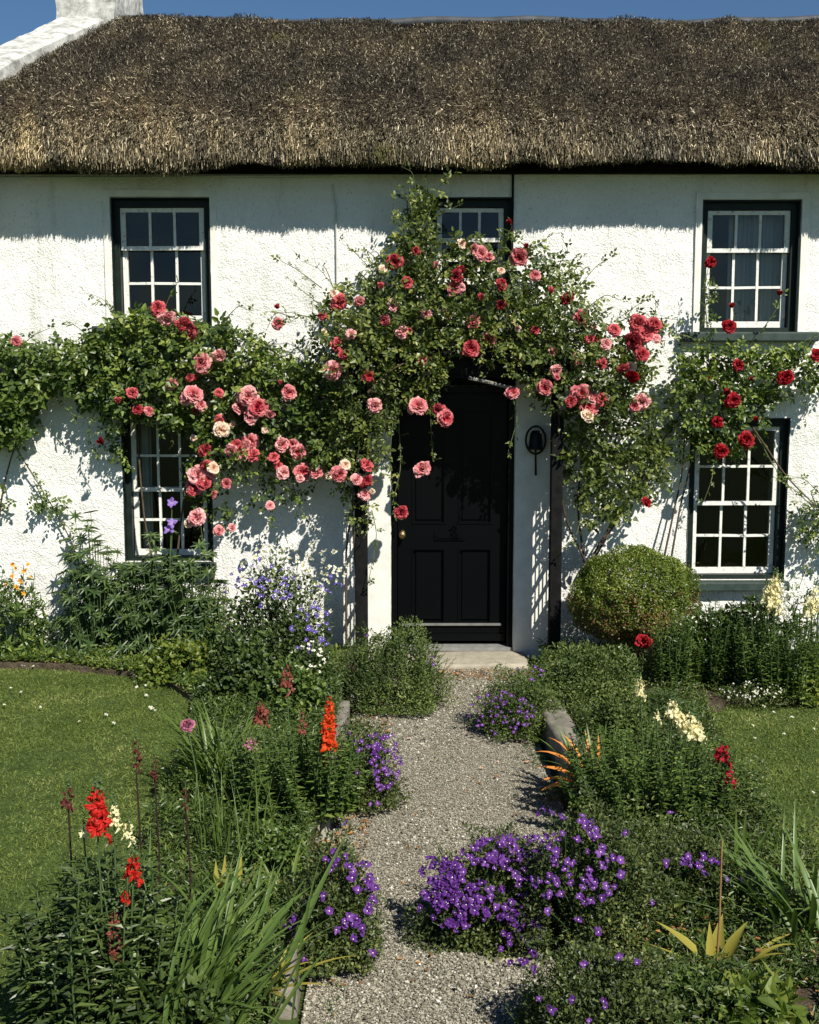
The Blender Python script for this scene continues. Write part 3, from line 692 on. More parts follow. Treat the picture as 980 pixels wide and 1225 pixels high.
def thatch_pt(u, t):
    """u in metres from the left edge, t in metres up the profile -> point, outward normal"""
    y = np.interp(t, TT, PP[:, 0]); z = np.interp(t, TT, PP[:, 1])
    y2 = np.interp(t+.03, TT, PP[:, 0]); z2 = np.interp(t+.03, TT, PP[:, 1]); y1 = np.interp(t-.03, TT, PP[:, 0]); z1 = np.interp(t-.03, TT, PP[:, 1])
    ty, tz = y2-y1, z2-z1; l = np.hypot(ty, tz)+1e-9; ty, tz = ty/l, tz/l
    N = np.stack([0*ty, -tz, ty], -1); T = np.stack([0*ty, ty, tz], -1)
    x = left_edge(y)+u
    P = np.stack([x, y, z], -1)
    sh = P*np.array([1, .5, .5])
    sag = (vnoise(sh.reshape(-1, 3), .9, 21)-.5)*.16+(vnoise(P.reshape(-1, 3)*np.array([1, .35, .35]), 3.5, 22)-.5)*.075+(vnoise(P.reshape(-1, 3), 11, 23)-.5)*.02
    rnd_ = -.12*np.exp(-np.clip(u, 0, 9)/.07).reshape(-1)      # rounds off beside the gable
    P = P+N*(sag.reshape(P.shape[:-1])+rnd_.reshape(P.shape[:-1]))[..., None]
    return P, N, T
RW = 8.9
def thatch():
    nu, nt_ = 300, 110
    U, Tm = np.meshgrid(np.linspace(0, RW, nu), np.linspace(0, TLEN, nt_), indexing='ij')
    P, N, T = thatch_pt(U.ravel(), Tm.ravel())
    P = P-N*.012
    mb = MB(); a = (np.arange(nu-1)[:, None]*nt_+np.arange(nt_-1)[None]).ravel()
    mb.add(P, np.stack([a, a+nt_, a+nt_+1, a+1], 1), 0)
    # back slope and right verge close the roof
    mb.add([(-3.0, 10.45, 5.37), (6.0, 10.45, 5.37), (6.0, 12.8, 3.7), (-3.0, 12.8, 3.7)], [(0, 1, 2, 3)], 0)
    mb.add([(-3.0, 12.8, 3.7), (6.0, 12.8, 3.7), (6.0, 12.75, 3.5), (-3.0, 12.75, 3.5)], [(0, 1, 2, 3)], 0)
    # straws: body
    k = 330000; u = rng.uniform(0, RW, k); t = .10+(TLEN-.1)*rng.random(k)
    P, N, T = thatch_pt(u, t)
    low = np.clip(1-(P[:, 2]-3.65)/.7, 0, 1)                       # 1 near the eave, where the reed ends hang straight
    jit = rnd(k)*(.55-.36*low)[:, None]*np.array([1.0, 1, 1])
    A = unit(-T*(.35+.65*low)[:, None]+N*(.75-.55*low)[:, None]+jit)
    L = rng.uniform(.008, .026, k)*(1+1.6*low); W = rng.uniform(.0028, .0065, k)
    cl = vnoise(P*np.array([1, 1, 1]), 16, 31)
    P = P+N*(rng.uniform(-.010, .016, k)+(cl-.5)*.045)[:, None]
    TQ = (np.array([(0, -.5, 0), (0, .5, 0), (1, .35, .0), (1, -.35, .0)]), np.array([(0, 1, 2, 3)]))
    scatter(mb, TQ, P, A, N+rnd(k)*.45, L, W, 1)
    # long stray straws and hazel spars
    k = 700; u = rng.uniform(0, RW, k); t = .2+(TLEN-.2)*rng.random(k); P, N, T = thatch_pt(u, t)
    A = unit(T*rng.normal(size=(k, 1))*.8+np.array([1., 0, 0])*rng.normal(size=(k, 1))+N*.12); scatter(mb, TQ, P+N*.02, A, N, rng.uniform(.05, .12, k), .0035, 1)
    # eave fringe
    k = 42000; u = rng.uniform(0, RW, k); P, N, T = thatch_pt(u, rng.uniform(.22, .62, k))
    A = unit(np.array([0, -.12, -1.])+rnd(k)*.13); scatter(mb, TQ, P+N*rng.uniform(-.02, .012, k)[:, None], A, np.array([0, -1., .1])+rnd(k)*.4, rng.uniform(.02, .06, k)*(.5+1.1*vnoise(P, 6, 77)), rng.uniform(.004, .0075, k), 1)
    return part('thatch', mb, [M_TH0, M_TH1], cottage)
th = thatch()
m = MB(); m.tube([(x, 10.47+.01*sin(x*3), 5.385+.014*sin(x*2.1)+.008*sin(x*7)) for x in np.linspace(-2.6, 6, 60)], .045, n=8); part('ridge_cap', m, M_RIDGE, cottage, True)
# gable wall with raised, limewashed coping
m = MB()
yz = [(8.12, 4.08), (8.45, 4.36), (8.9, 4.63), (9.5, 4.95), (10.2, 5.34), (10.6, 5.43), (12.6, 4.1)]
Vv = []; n = len(yz)
for (y, z) in yz:
    xo = np.interp(y, [8.1, 9.0, 10.2, 12.6], [-3.62, -3.40, -3.14, -3.3]); xi = left_edge(y)+.03 if y < 10.45 else -2.62
    Vv += [(xo, y, z-.9), (xo, y, z-.03), (xo+.05, y, z), (xi-.04, y, z), (xi, y, z-.02), (xi, y, z-.9)]
F = [(i*6+j, i*6+(j+1) % 6, (i+1)*6+(j+1) % 6, (i+1)*6+j) for i in range(n-1) for j in range(6)]
m.add(Vv, F); m.add([Vv[0], Vv[1], Vv[2], Vv[3], Vv[4], Vv[5]], [(0, 1, 2, 3, 4, 5)])
gb = part('gable_coping', m, M_CHIM, cottage)
sb_ = gb.modifiers.new('sub', 'SUBSURF'); sb_.subdivision_type = 'SIMPLE'; sb_.levels = 4; sb_.render_levels = 4
tx = bpy.data.textures.new('lumps', 'CLOUDS'); tx.noise_scale = .14; dm = gb.modifiers.new('disp', 'DISPLACE'); dm.texture = tx; dm.strength = .03; dm.mid_level = .3; dm.texture_coords = 'GLOBAL'
# gable end wall below
m = MB(); m.add([(HX0+.01, 8.52, 3.5), (HX0+.01, 12.38, 3.5), (HX0+.01, 12.38, 4.0), (-3.32, 10.45, 5.2), (HX0+.01, 8.6, 4.0)], [(0, 1, 2, 3, 4)]); part('gable_end', m, M_WALL, cottage)
m = MB(); m.box((-3.13, 10.2, 4.8), (-2.62, 11.35, 6.6)); m.box((-3.19, 10.14, 6.6), (-2.56, 11.41, 6.75))
ch = part('chimney', m, M_CHIM, cottage); sb_ = ch.modifiers.new('sub', 'SUBSURF'); sb_.subdivision_type = 'SIMPLE'; sb_.levels = 5; sb_.render_levels = 5
dm = ch.modifiers.new('disp', 'DISPLACE'); dm.texture = tx; dm.strength = .04; dm.texture_coords = 'GLOBAL'
m = MB()
for yy in (10.5, 11.05): m.tube([(-2.87, yy, 6.74), (-2.87, yy, 7.1)], .12, .10, 14)
part('chimney_pot', m, plain('terracotta', (.35, .13, .07), .8), ch)

# porch: two black posts, a dark header and board roof, lattice on each side
porch = thing('porch', 'black timber porch frame carrying climbing roses in front of the door', 'porch', (.33, 8.15, 0))
PY = 8.12
for (pl, pr, py_) in ((425, 440, 700), (657, 671, 700)):
    x0 = at(pl, py_, PY)[0]; x1 = at(pr, py_, PY)[0]; m = MB(); m.box((x0, PY-.04, -.03), (x1, PY+.05, 2.319)); o = part('post', m, M_BLACKWOOD, porch)
    bv = o.modifiers.new('bevel', 'BEVEL'); bv.width = .008; bv.segments = 2
pl0 = at(425, 700, PY)[0]; pr1 = at(671, 700, PY)[0]
m = MB(); m.box((pl0-.04, PY-.044, 2.16), (pr1+.04, PY+.054, 2.318)); part('header_beam', m, M_BLACKWOOD, porch)
m = MB(); m.add([(pl0-.03, PY-.10, 2.32), (pr1+.03, PY-.10, 2.32), (pr1+.03, WALL-.03, 2.46), (pl0-.03, WALL-.03, 2.46), (pl0-.03, PY-.10, 2.35), (pr1+.03, PY-.10, 2.35), (pr1+.03, WALL-.03, 2.49), (pl0-.03, WALL-.03, 2.49)],
    [(0, 3, 2, 1), (4, 5, 6, 7), (0, 1, 5, 4), (1, 2, 6, 5), (2, 3, 7, 6), (3, 0, 4, 7)]); part('roof_board', m, M_BLACKWOOD, porch)
m = MB(); 
for x in (pl0+.0, pr1-.06): m.box((x, PY+.055, 2.2), (x+.06, WALL-.035, 2.27))
part('side_rail', m, M_BLACKWOOD, porch)
m = MB(); p0 = at(560, 452, PY-.05); p1 = at(618, 466, PY-.05); m.tube([p0, (p0+p1)/2+np.array([0, 0, .004]), p1], .014, .012, 6); part('brace', m, plain('weathered_lath', (.22, .21, .18), .8, var=.3, scale=30), porch)
for side, x in ((0, pl0+.02), (1, pr1-.035)):
    m = MB(); yy0, yy1 = PY+.055, WALL-.035
    for zz in np.arange(.12, 1.75, .16): m.box((x, yy0, zz), (x+.014, yy1, zz+.035))
    for k in range(6): 
        y = yy0+(yy1-yy0)*(k+.5)/6; m.box((x+.015, y-.005, .1), (x+.021, y+.005, 1.78))
    part('lattice', m, M_BLACKWOOD, porch)
# bell beside the door
bp_ = at(641, 528, WALL-.085); bell = thing('door_bell', 'dark oval bell with a hanging pull on the right of the door', 'door bell', (bp_[0], WALL-.03, bp_[2]))
m = MB(); rr = [(.0, .085), (.03, .082), (.045, .05), (.05, .0), (.055, -.045), (.065, -.06), (.058, -.062), (.0, -.05)]
V = [(bp_[0]+r_*cos(t_), bp_[1]+r_*sin(t_), bp_[2]+z_) for r_, z_ in rr for t_ in np.arange(20)*pi/10]
m.add(V, [(i*20+j, i*20+(j+1) % 20, (i+1)*20+(j+1) % 20, (i+1)*20+j) for i in range(len(rr)-1) for j in range(20)]); part('bell_body', m, M_IRON, bell, True)
m = MB(); tt = np.linspace(0, 2*pi, 30); m.tube([(bp_[0]+.075*cos(t_), bp_[1]-.0, bp_[2]+.01+.105*sin(t_)) for t_ in tt], .008, n=6); m.tube([(bp_[0], WALL-.03, bp_[2]+.11), (bp_[0], bp_[1], bp_[2]+.115)], .009, n=6); part('bracket', m, M_IRON, bell, True)
m = MB(); m.tube([(bp_[0], bp_[1], bp_[2]-.05), (bp_[0]+.004, bp_[1], bp_[2]-.26)], .007, .009, 6); part('bell_pull', m, M_IRON, bell, True)

# ================================================================== flowers (shared meshes)
def rose_mesh(name, R_, m, seed):
    random.seed(seed); mb = MB()
    layers = [(3, .08, .50, .8, .03), (4, .22, .58, .85, .05), (6, .45, .70, .8, .05), (7, .72, .82, .78, .05), (8, 1.0, .92, .78, .04), (7, 1.3, .98, .8, .02)]
    for n, tilt, L, W, base in layers:
        off = random.uniform(0, 6.28)
        for k in range(n):
            petal(mb, R_*L*random.uniform(.85, 1.12), R_*W*1.25*random.uniform(.8, 1.15), R_*base, tilt+random.uniform(-.16, .2), off+k*2*pi/n+random.uniform(-.2, .2),
                  -.42, -.12+random.uniform(-.12, .22), 6, 6, 0, random.uniform(.03, .14))
    me = mb.mesh(name, True); me.materials.append(m); return me
ROSES = {}
for key, m in (('pink', M_PINK), ('deep', M_PINKDEEP), ('red', M_RED), ('pale', M_PALE)):
    ROSES[key] = [rose_mesh('rose', .056, m, 40+i) for i in range(4)]
BUDS = {}
def bud_mesh(m, seed):
    random.seed(seed); mb = MB()
    for k in range(4): petal(mb, .034, .028, .002, .12+random.uniform(0, .1), k*pi/2+random.uniform(-.2, .2), -.4, -.1, 5, 4)
    me = mb.mesh('rosebud', True); me.materials.append(m); return me
BUDS = [bud_mesh(M_PINKDEEP, 1), bud_mesh(M_RED, 2)]
def bell_mesh(m, eye, seed, n=5, L=.019, W=.015, tilt=1.0):
    random.seed(seed); mb = MB(); fold = random.uniform(-.45, .25)
    for k in range(n): petal(mb, L*random.uniform(.75, 1.15), W*random.uniform(.8, 1.1), .001, tilt+fold+random.uniform(-.4, .3), k*2*pi/n+random.uniform(-.2, .2), -.25, random.uniform(-.15, .3), 4, 4, 0, random.uniform(-.12, .12))
    a = np.arange(6)*pi/3; mb.add([(.0024*cos(t), .0024*sin(t), .003) for t in a]+[(0, 0, .0055)], [(j, (j+1) % 6, 6) for j in range(6)], 1)
    mb.tube([(0, 0, 0), (.002, .001, -.012), (0, .003, -.03)], .0012, .001, 3, 2)
    me = mb.mesh('blossom', True); me.materials.append(m); me.materials.append(eye); me.materials.append(M_STEM); return me
CAMPB = [bell_mesh(M_PURPLE, M_EYE, 60+i) for i in range(9)]
BLUEB = [bell_mesh(M_BLUE, M_EYE, 70+i, L=.014, W=.012) for i in range(3)]
LILACB = [bell_mesh(M_LILAC, M_EYE, 80+i, n=6, L=.022, W=.014, tilt=.9) for i in range(3)]
WHITEB = [bell_mesh(M_WHITE, M_YEYE, 85+i, n=4, L=.013, W=.012) for i in range(3)]
DAISY = [bell_mesh(M_WHITE, M_YEYE, 90+i, n=11, L=.012, W=.005, tilt=1.35) for i in range(2)]
GOLDB = [bell_mesh(M_GOLD, M_GOLD, 95+i, n=6, L=.034, W=.022, tilt=.8) for i in range(3)]
IRISB = [bell_mesh(M_LILAC, M_YEYE, 99+i, n=6, L=.045, W=.03, tilt=1.0+.3*i) for i in range(2)]

def place(name, me, parent, loc, face, scale=1.0, label=None):
    o = bpy.data.objects.new(name, me); COL.objects.link(o)
    off = root_of(parent) if parent is not None else np.zeros(3)
    o.location = tuple(np.array(loc)-off); o.parent = parent
    f = Vector(face).normalized(); q = f.to_track_quat('Z', 'Y')
    o.rotation_mode = 'QUATERNION'; o.rotation_quaternion = q @ Euler((0, 0, random.uniform(0, 6.28))).to_quaternion()
    o.scale = (scale,)*3
    if label: o['label'] = label
    return o
def facing(sp=.45): return (random.gauss(.1, sp), -1+random.gauss(0, .1), .45+random.gauss(0, sp))

# ================================================================== climbing roses
DENS = 1.38
def poly_points(poly, n, Y0, Y1, thr=.42, scale=7, seed=0, curve=True):
    n = int(n*DENS); x, y = rand_in(poly, n*4)
    Yd = rng.uniform(Y0, Y1, len(x))
    P = np.array([at(a, b, c) for a, b, c in zip(x, y, Yd)])
    nz = vnoise(P, scale, seed)*.65+vnoise(P, scale*2.6, seed+1)*.35
    k = nz > thr-.1*rng.random(len(nz)); P = P[k][:n]
    return P
def foliage_pts(mb, P, size, leaflets=5, mi=0, down=.25):
    k = len(P); size = size*1.1
    A = unit(rnd(k)*np.array([1, .7, .8])+np.array([0, -.45, -down]))
    N = unit(np.array([.25, -.75, .75])+rnd(k)*.55)
    compound(mb, P, A, N, size*rng.uniform(.75, 1.25, k), mi, leaflets)
def cane(mb, px_pts, Ys, r0=.008, r1=.004, mi=0, n=14, wob=.012):
    ctrl = np.array([at(p[0], p[1], Y) for p, Y in zip(px_pts, Ys)])
    t = np.linspace(0, len(ctrl)-1, n); P = np.stack([np.interp(t, range(len(ctrl)), ctrl[:, i]) for i in range(3)], 1)
    # smooth
    for _ in range(2): P[1:-1] = (P[:-2]+2*P[1:-1]+P[2:])/4
    P += (np.stack([vnoise(P, 5, s_)-.5 for s_ in (3, 4, 5)], 1))*wob
    mb.tube(P, r0, r1, 5, mi); return P
def shoot(stems, leaves, px_pts, Ys, size=.034, every=.07, r=.004):
    P = cane(stems, px_pts, Ys, r, r*.5, 1)
    L = np.concatenate([[0], np.cumsum(np.linalg.norm(np.diff(P, axis=0), axis=1))]); m = max(3, int(L[-1]/every))
    tt = np.linspace(L[-1]*.15, L[-1], m); Q = np.stack([np.interp(tt, L, P[:, i]) for i in range(3)], 1)
    A = rnd(m)*.6+unit(P[-1]-P[0])*.6+np.array([0, -.3, 0]); N = unit(np.array([.2, -.7, .7])+rnd(m)*.4)
    compound(leaves, Q, A, N, size*rng.uniform(.8, 1.2, m), 0, 5)
def put_roses(root, lst, Y0, Y1, kind='pink', sc_=1.0):
    if kind == 'pink':
        rr = random.Random(len(lst)); ex = []
        for e in lst:
            if e[2] >= 15 and (rr.random() < .9 if root is r1 else rr.random() < .5) and len(e) < 5: ex.append((e[0]+rr.uniform(-18, 18), e[1]+rr.uniform(-16, 16), e[2]*rr.uniform(.45, .85), rr.choice(['pink', 'deep', 'deep', 'pink', 'deep', 'pale'])))
        lst = (lst+ex)[:98]
    for (px, py, d, *k) in lst:
        kd = k[0] if k else kind
        Y = random.uniform(Y0, Y1) if len(k) < 2 else k[1]
        p = at(px, py, Y); s = d/FPX*Y/.112*sc_*1.06
        if (d <= 10 or (d < 14 and random.random() < .35)) and kd in ('red', 'deep'): place('rosebud', BUDS[1 if kd == 'red' else 0], root, p, (random.gauss(0, .4), -.4, 1), s*2.0)
        else: place('flower', random.choice(ROSES[kd]), root, p, (random.gauss(.05, .55), -1, random.gauss(.2, .5)), s*random.uniform(.88, 1.1))

def sprays(st, lv, poly, n, Y, seed, size=.036, up=.3):
    r = random.Random(seed); cx = sum(p[0] for p in poly)/len(poly); cy = sum(p[1] for p in poly)/len(poly); m = len(poly)
    for _ in range(n):
        i = r.randrange(m); t = r.random(); a, b = poly[i], poly[(i+1) % m]; x, y = a[0]+(b[0]-a[0])*t, a[1]+(b[1]-a[1])*t
        dx, dy = x-cx, (y-cy)*1.6; l = math.hypot(dx, dy)+1e-6; dx, dy = dx/l+r.gauss(0, .5), dy/l+r.gauss(0, .4)-up; L = r.uniform(14, 42)
        shoot(st, lv, [(x-dx*10, y-dy*10), (x+dx*L*.6, y+dy*L*.6), (x+dx*L+r.gauss(0, 6), y+dy*L+abs(r.gauss(0, 8)))], [Y, Y-.04, Y-.1], size*r.uniform(.7, 1.05), .06, .0028)
GR = None
# ---- pink rose on the left part of the wall
b0 = gnd(150, 770, BZ)
r1 = thing('climbing_rose', 'pink climbing rose trained over the ground floor window left of the door', 'climbing rose', (-1.45, 8.32, BZ), 'climbing roses on the cottage wall')
lv = MB(); st = MB()
polyA = [(118, 395), (150, 372), (200, 378), (262, 385), (300, 398), (330, 420), (372, 440), (420, 470), (425, 520), (400, 560), (345, 545), (320, 560), (300, 535), (262, 560), (240, 545), (225, 520), (190, 500), (150, 505), (120, 480), (105, 440)]
foliage_pts(lv, poly_points(polyA, 1500, 8.08, 8.42, .40, 6, 2), .043)
foliage_pts(lv, poly_points([(225, 500), (330, 520), (420, 540), (430, 600), (400, 590), (340, 600), (300, 610), (255, 640), (225, 590)], 150, 8.15, 8.42, .44, 7, 3), .034)
foliage_pts(lv, poly_points([(120, 470), (150, 490), (150, 560), (128, 545)], 45, 8.3, 8.45, .4, 7, 4), .032)
for pts in ([(215, 560), (240, 620), (245, 668)], [(330, 560), (328, 605), (322, 628)], [(350, 580), (360, 610), (372, 628)], [(190, 385), (205, 350), (212, 340)], [(262, 390), (285, 365), (300, 372)], [(118, 480), (105, 520), (120, 545)], [(60, 470), (90, 500), (150, 500)]):
    shoot(st, lv, pts, [8.3, 8.26, 8.24], .03)
for pts, Y in (([(205, 775), (212, 650), (230, 520), (300, 420)], 8.36), ([(205, 775), (175, 640), (160, 500), (200, 420)], 8.4), ([(260, 500), (330, 470), (420, 430)], 8.3), ([(110, 450), (200, 440), (330, 450)], 8.35)):
    cane(st, pts, [Y]*len(pts), .011, .005, 0)
sprays(st, lv, polyA, 34, 8.25, 5)
part('foliage', lv, M_ROSELEAF, r1); part('cane', st, [M_CANE, M_CANEG], r1, True)
put_roses(r1, [(199,380,22),(228,396,23),(242,434,22),(262,425,17),(205,459,16),(231,472,23),(158,470,15,'deep'),(165,490,14,'deep'),(178,492,14),(297,475,26),(285,487,20),(308,488,24),(262,503,13,'deep'),(265,514,18,'pale'),
 (300,528,22),(290,540,24),(304,545,18,'deep'),(245,538,18,'deep'),(237,568,24),(233,582,22),(244,577,20,'deep'),(255,560,15,'pale'),(271,578,15),(236,620,21),(262,635,15),(123,530,13,'red'),(333,369,10,'deep'),
 (323,495,12),(345,470,18),(337,532,20),(357,540,20),(361,565,20),(338,565,18),(323,605,12),(378,565,16),(20,408,14),(228,452,14,'deep'),(332,387,16),(262,470,12,'deep'),(300,500,18),(240,485,15)], 8.03, 8.14)

# ---- pink rose over the porch
r2 = thing('climbing_rose', 'large pink climbing rose sprawling over the porch and up to the middle window', 'climbing rose', (.2, 8.2, BZ), 'climbing roses on the cottage wall')
lv = MB(); st = MB()
polyB = [(372, 372), (395, 345), (440, 330), (455, 300), (480, 285), (498, 235), (515, 230), (520, 290), (560, 285), (606, 272), (640, 292), (690, 320), (712, 362), (745, 378), (775, 385), (786, 420), (770, 470), (735, 500), (690, 505), (655, 485), (628, 450), (600, 428), (545, 425), (532, 450), (500, 468), (465, 478), (440, 500), (412, 520), (395, 480), (375, 420)]
foliage_pts(lv, poly_points(polyB, 1350, 7.92, 8.40, .44, 6.5, 12), .038)
foliage_pts(lv, poly_points([(395, 480), (440, 490), (468, 500), (458, 560), (440, 640), (425, 650), (412, 590), (395, 540)], 170, 7.95, 8.2, .42, 8, 13), .027)
foliage_pts(lv, poly_points([(665, 490), (720, 485), (770, 470), (800, 490), (798, 560), (780, 600), (740, 622), (700, 625), (678, 590)], 400, 8.05, 8.42, .46, 6, 14), .042)
foliage_pts(lv, poly_points([(440, 380), (700, 380), (720, 450), (640, 440), (540, 415), (450, 470)], 260, 7.95, 8.4, .35, 9, 15), .036)
foliage_pts(lv, poly_points([(548, 405), (600, 420), (640, 445), (650, 480), (632, 470), (600, 440), (552, 424)], 40, 7.92, 8.0, .3, 9, 16), .026)
for pts in ([(385, 345), (355, 322), (335, 312)], [(400, 350), (392, 325), (388, 318)], [(455, 315), (440, 300), (432, 300)], [(498, 300), (492, 245), (475, 222)], [(500, 260), (512, 225), (508, 218)], [(505, 300), (515, 262), (548, 246)], [(600, 300), (607, 285), (612, 270)],
            [(660, 330), (680, 300), (672, 284)], [(700, 370), (725, 352), (745, 360)], [(740, 385), (770, 372), (790, 390)], [(690, 500), (735, 450), (815, 470)], [(520, 440), (515, 490), (518, 552)], [(508, 455), (500, 470), (500, 486)], [(350, 380), (330, 372), (318, 396)], [(445, 610), (452, 640), (440, 700)],
            [(700, 600), (690, 640), (676, 655)], [(612, 470), (620, 500), (608, 540)], [(520, 430), (520, 470), (530, 500)], [(474, 470), (466, 540), (472, 620)], [(476, 480), (480, 560), (470, 600)]):  # last two shoots are added to throw leaf dapples on the left door board
    shoot(st, lv, pts, [8.1, 8.04, 8.0], .028)
for pts, Ys in (([(432, 775), (426, 690), (420, 600), (430, 520), (480, 400)], [8.2, 8.13, 8.06, 8.05, 8.0]), ([(415, 770), (412, 650), (436, 560), (400, 450)], [8.2, 8.2, 8.1, 8.1]), ([(505, 420), (506, 330), (505, 235)], [8.3, 8.42, 8.44]), ([(498, 420), (492, 320), (488, 240)], [8.3, 8.42, 8.44]), ([(700, 675), (690, 600), (700, 520), (690, 430)], [8.3, 8.3, 8.25, 8.2]),
                ([(705, 675), (745, 600), (790, 545)], [8.35, 8.4, 8.42]), ([(702, 675), (672, 610), (668, 480)], [8.3, 8.15, 8.05]), ([(708, 675), (775, 555), (830, 470)], [8.38, 8.43, 8.43]), ([(470, 420), (560, 390), (700, 400)], [8.1, 8.0, 8.1]), ([(590, 415), (620, 430), (660, 445)], [7.95, 7.95, 8.0]), ([(440, 470), (470, 440), (520, 420)], [7.95, 7.95, 7.95])):
    cane(st, pts, Ys, .010, .004, 0)
foliage_pts(lv, poly_points([(385, 372), (470, 352), (600, 345), (715, 360), (728, 425), (655, 440), (625, 425), (545, 412), (520, 445), (440, 460), (392, 440)], 330, 7.86, 8.04, .36, 7, 18), .038)
foliage_pts(lv, poly_points([(440, 345), (520, 300), (640, 315), (700, 345), (700, 385), (440, 400)], 230, 8.0, 8.42, .40, 7, 19), .038)
foliage_pts(lv, poly_points([(385, 440), (470, 430), (520, 440), (500, 470), (462, 500), (452, 560), (430, 560), (410, 520)], 170, 7.92, 8.3, .40, 8, 20), .037)
foliage_pts(lv, poly_points([(640, 410), (720, 400), (760, 430), (740, 490), (670, 495), (650, 470)], 170, 7.9, 8.3, .40, 8, 21), .037)
foliage_pts(lv, poly_points([(482, 226), (512, 224), (520, 290), (512, 340), (478, 340), (484, 280)], 120, 8.15, 8.42, .3, 7, 29), .036)
sprays(st, lv, polyB, 46, 8.1, 6)
part('foliage', lv, M_ROSELEAF2, r2); part('cane', st, [M_CANE, M_CANEG], r2, True)
put_roses(r2, [(405,362,20,'deep'),(386,378,12,'deep'),(403,412,18,'deep'),(411,424,15,'deep'),(398,443,22,'pink'),(472,313,18,'deep'),(498,300,12,'deep'),(487,338,15,'deep'),(481,397,18),(547,330,18,'deep'),(545,345,20),(548,341,16),(575,303,20),(569,298,15),(584,308,16),(621,307,21),(610,268,10,'red'),(630,297,10,'red'),(567,386,20),(563,417,22,'deep'),
 (612,382,11,'pale'),(620,393,10,'pale'),(586,405,15),(532,398,12,'pale'),(500,486,24,'pink',7.9),(533,500,24,'pink',7.86),(525,490,15,'deep',7.9),(448,485,18,'pink',7.9),(506,562,24,'pink',7.86),(480,613,18,'deep',7.86),(438,557,20,'deep'),(440,575,15,'deep'),(427,574,17),(436,592,17,'pink'),(405,567,21),(413,556,13,'pale'),
 (613,470,18),(652,463,18),(678,356,17,'deep'),(695,380,22),(706,405,15,'deep'),(715,408,12,'deep'),(694,470,26),(704,488,22),(712,476,20),(665,443,14),(763,387,24,'deep'),(772,400,24,'deep'),(783,388,18,'deep'),(759,408,24,'deep'),(768,424,18,'deep'),(757,450,16,'red'),(768,480,20),(760,487,14),(703,497,18,'pale'),(725,412,14),(785,405,14),
 (773,601,13,'red'),(461,383,14),(640,395,12,'deep'),(455,345,13,'deep'),(470,365,15,'pink'),(520,320,12,'deep'),(600,340,14,'deep'),(640,330,13,'pink'),(660,350,12,'deep'),(690,430,15,'pink'),(735,395,15,'deep'),(745,440,14,'deep'),(505,430,14,'pink'),(420,400,13,'pink'),(440,450,15,'deep'),(535,375,14,'pink'),(600,365,12,'deep'),(575,358,12,'deep'),(660,420,13),(720,435,14,'deep'),(510,375,12),(430,360,12)], 7.88, 7.98)

# ---- red rose at the right upstairs window
r3 = thing('climbing_rose', 'red climbing rose between the two right hand windows', 'climbing rose', (2.2, 8.4, BZ), 'climbing roses on the cottage wall')
lv = MB(); st = MB()
foliage_pts(lv, poly_points([(816, 418), (850, 412), (890, 414), (930, 416), (980, 418), (1010, 424), (1010, 455), (950, 465), (918, 478), (912, 530), (880, 545), (845, 545), (828, 520), (812, 470)], 560, 8.15, 8.42, .46, 7, 22), .041)
foliage_pts(lv, poly_points([(812, 430), (850, 430), (838, 540), (800, 560), (770, 560), (790, 480)], 90, 8.3, 8.45, .45, 7, 23), .03)
foliage_pts(lv, poly_points([(840, 335), (856, 330), (852, 400), (838, 400)], 28, 8.2, 8.36, .2, 7, 24), .027)
for pts in ([(846, 400), (843, 350), (848, 318)], [(870, 400), (878, 380), (876, 366)], [(905, 405), (928, 372), (935, 355)], [(940, 430), (965, 405), (985, 400)], [(905, 520), (925, 556), (950, 590)], [(860, 540), (850, 580), (842, 600)], [(955, 460), (965, 475), (962, 500)]):
    shoot(st, lv, pts, [8.3, 8.25, 8.25], .027)
for pts, Ys in (([(800, 690), (815, 600), (836, 520), (850, 430)], [8.3, 8.4, 8.4, 8.3]), ([(790, 690), (818, 560), (820, 470)], [8.3, 8.42, 8.35]), ([(900, 510), (940, 570), (990, 620)], [8.25, 8.3, 8.3]), ([(850, 430), (930, 440), (1000, 430)], [8.3, 8.3, 8.3])):
    cane(st, pts, Ys, .009, .004, 0)
part('foliage', lv, M_ROSELEAF, r3); part('cane', st, [M_CANE, M_CANEG], r3, True)
put_roses(r3, [(850,314,14),(932,353,10),(876,368,10),(872,391,19),(877,479,20),(868,472,13),(862,540,17),(893,526,19),(904,504,10),(940,452,18),(976,425,18),(858,505,16),(883,437,13),(847,455,9),(900,455,8)], 8.05, 8.12, 'red')

# ---- small rose at the right edge
r4 = thing('climbing_rose', 'small leafy rose at the right edge of the wall, without flowers', 'climbing rose', (3.2, 8.4, BZ), 'climbing roses on the cottage wall')
lv = MB(); st = MB()
foliage_pts(lv, poly_points([(948, 600), (985, 580), (1040, 590), (1040, 660), (980, 655), (955, 640)], 150, 8.25, 8.44, .4, 7, 31), .03)
for pts in ([(985, 620), (950, 585), (925, 570)], [(990, 600), (960, 570), (935, 575)], [(985, 650), (965, 680), (958, 700)]): shoot(st, lv, pts, [8.35, 8.3, 8.3], .028)
cane(st, [(1000, 760), (1000, 660), (970, 590)], [8.35, 8.4, 8.4], .008, .004, 0)
part('foliage', lv, M_ROSELEAF, r4); part('cane', st, [M_CANE, M_CANEG], r4, True)
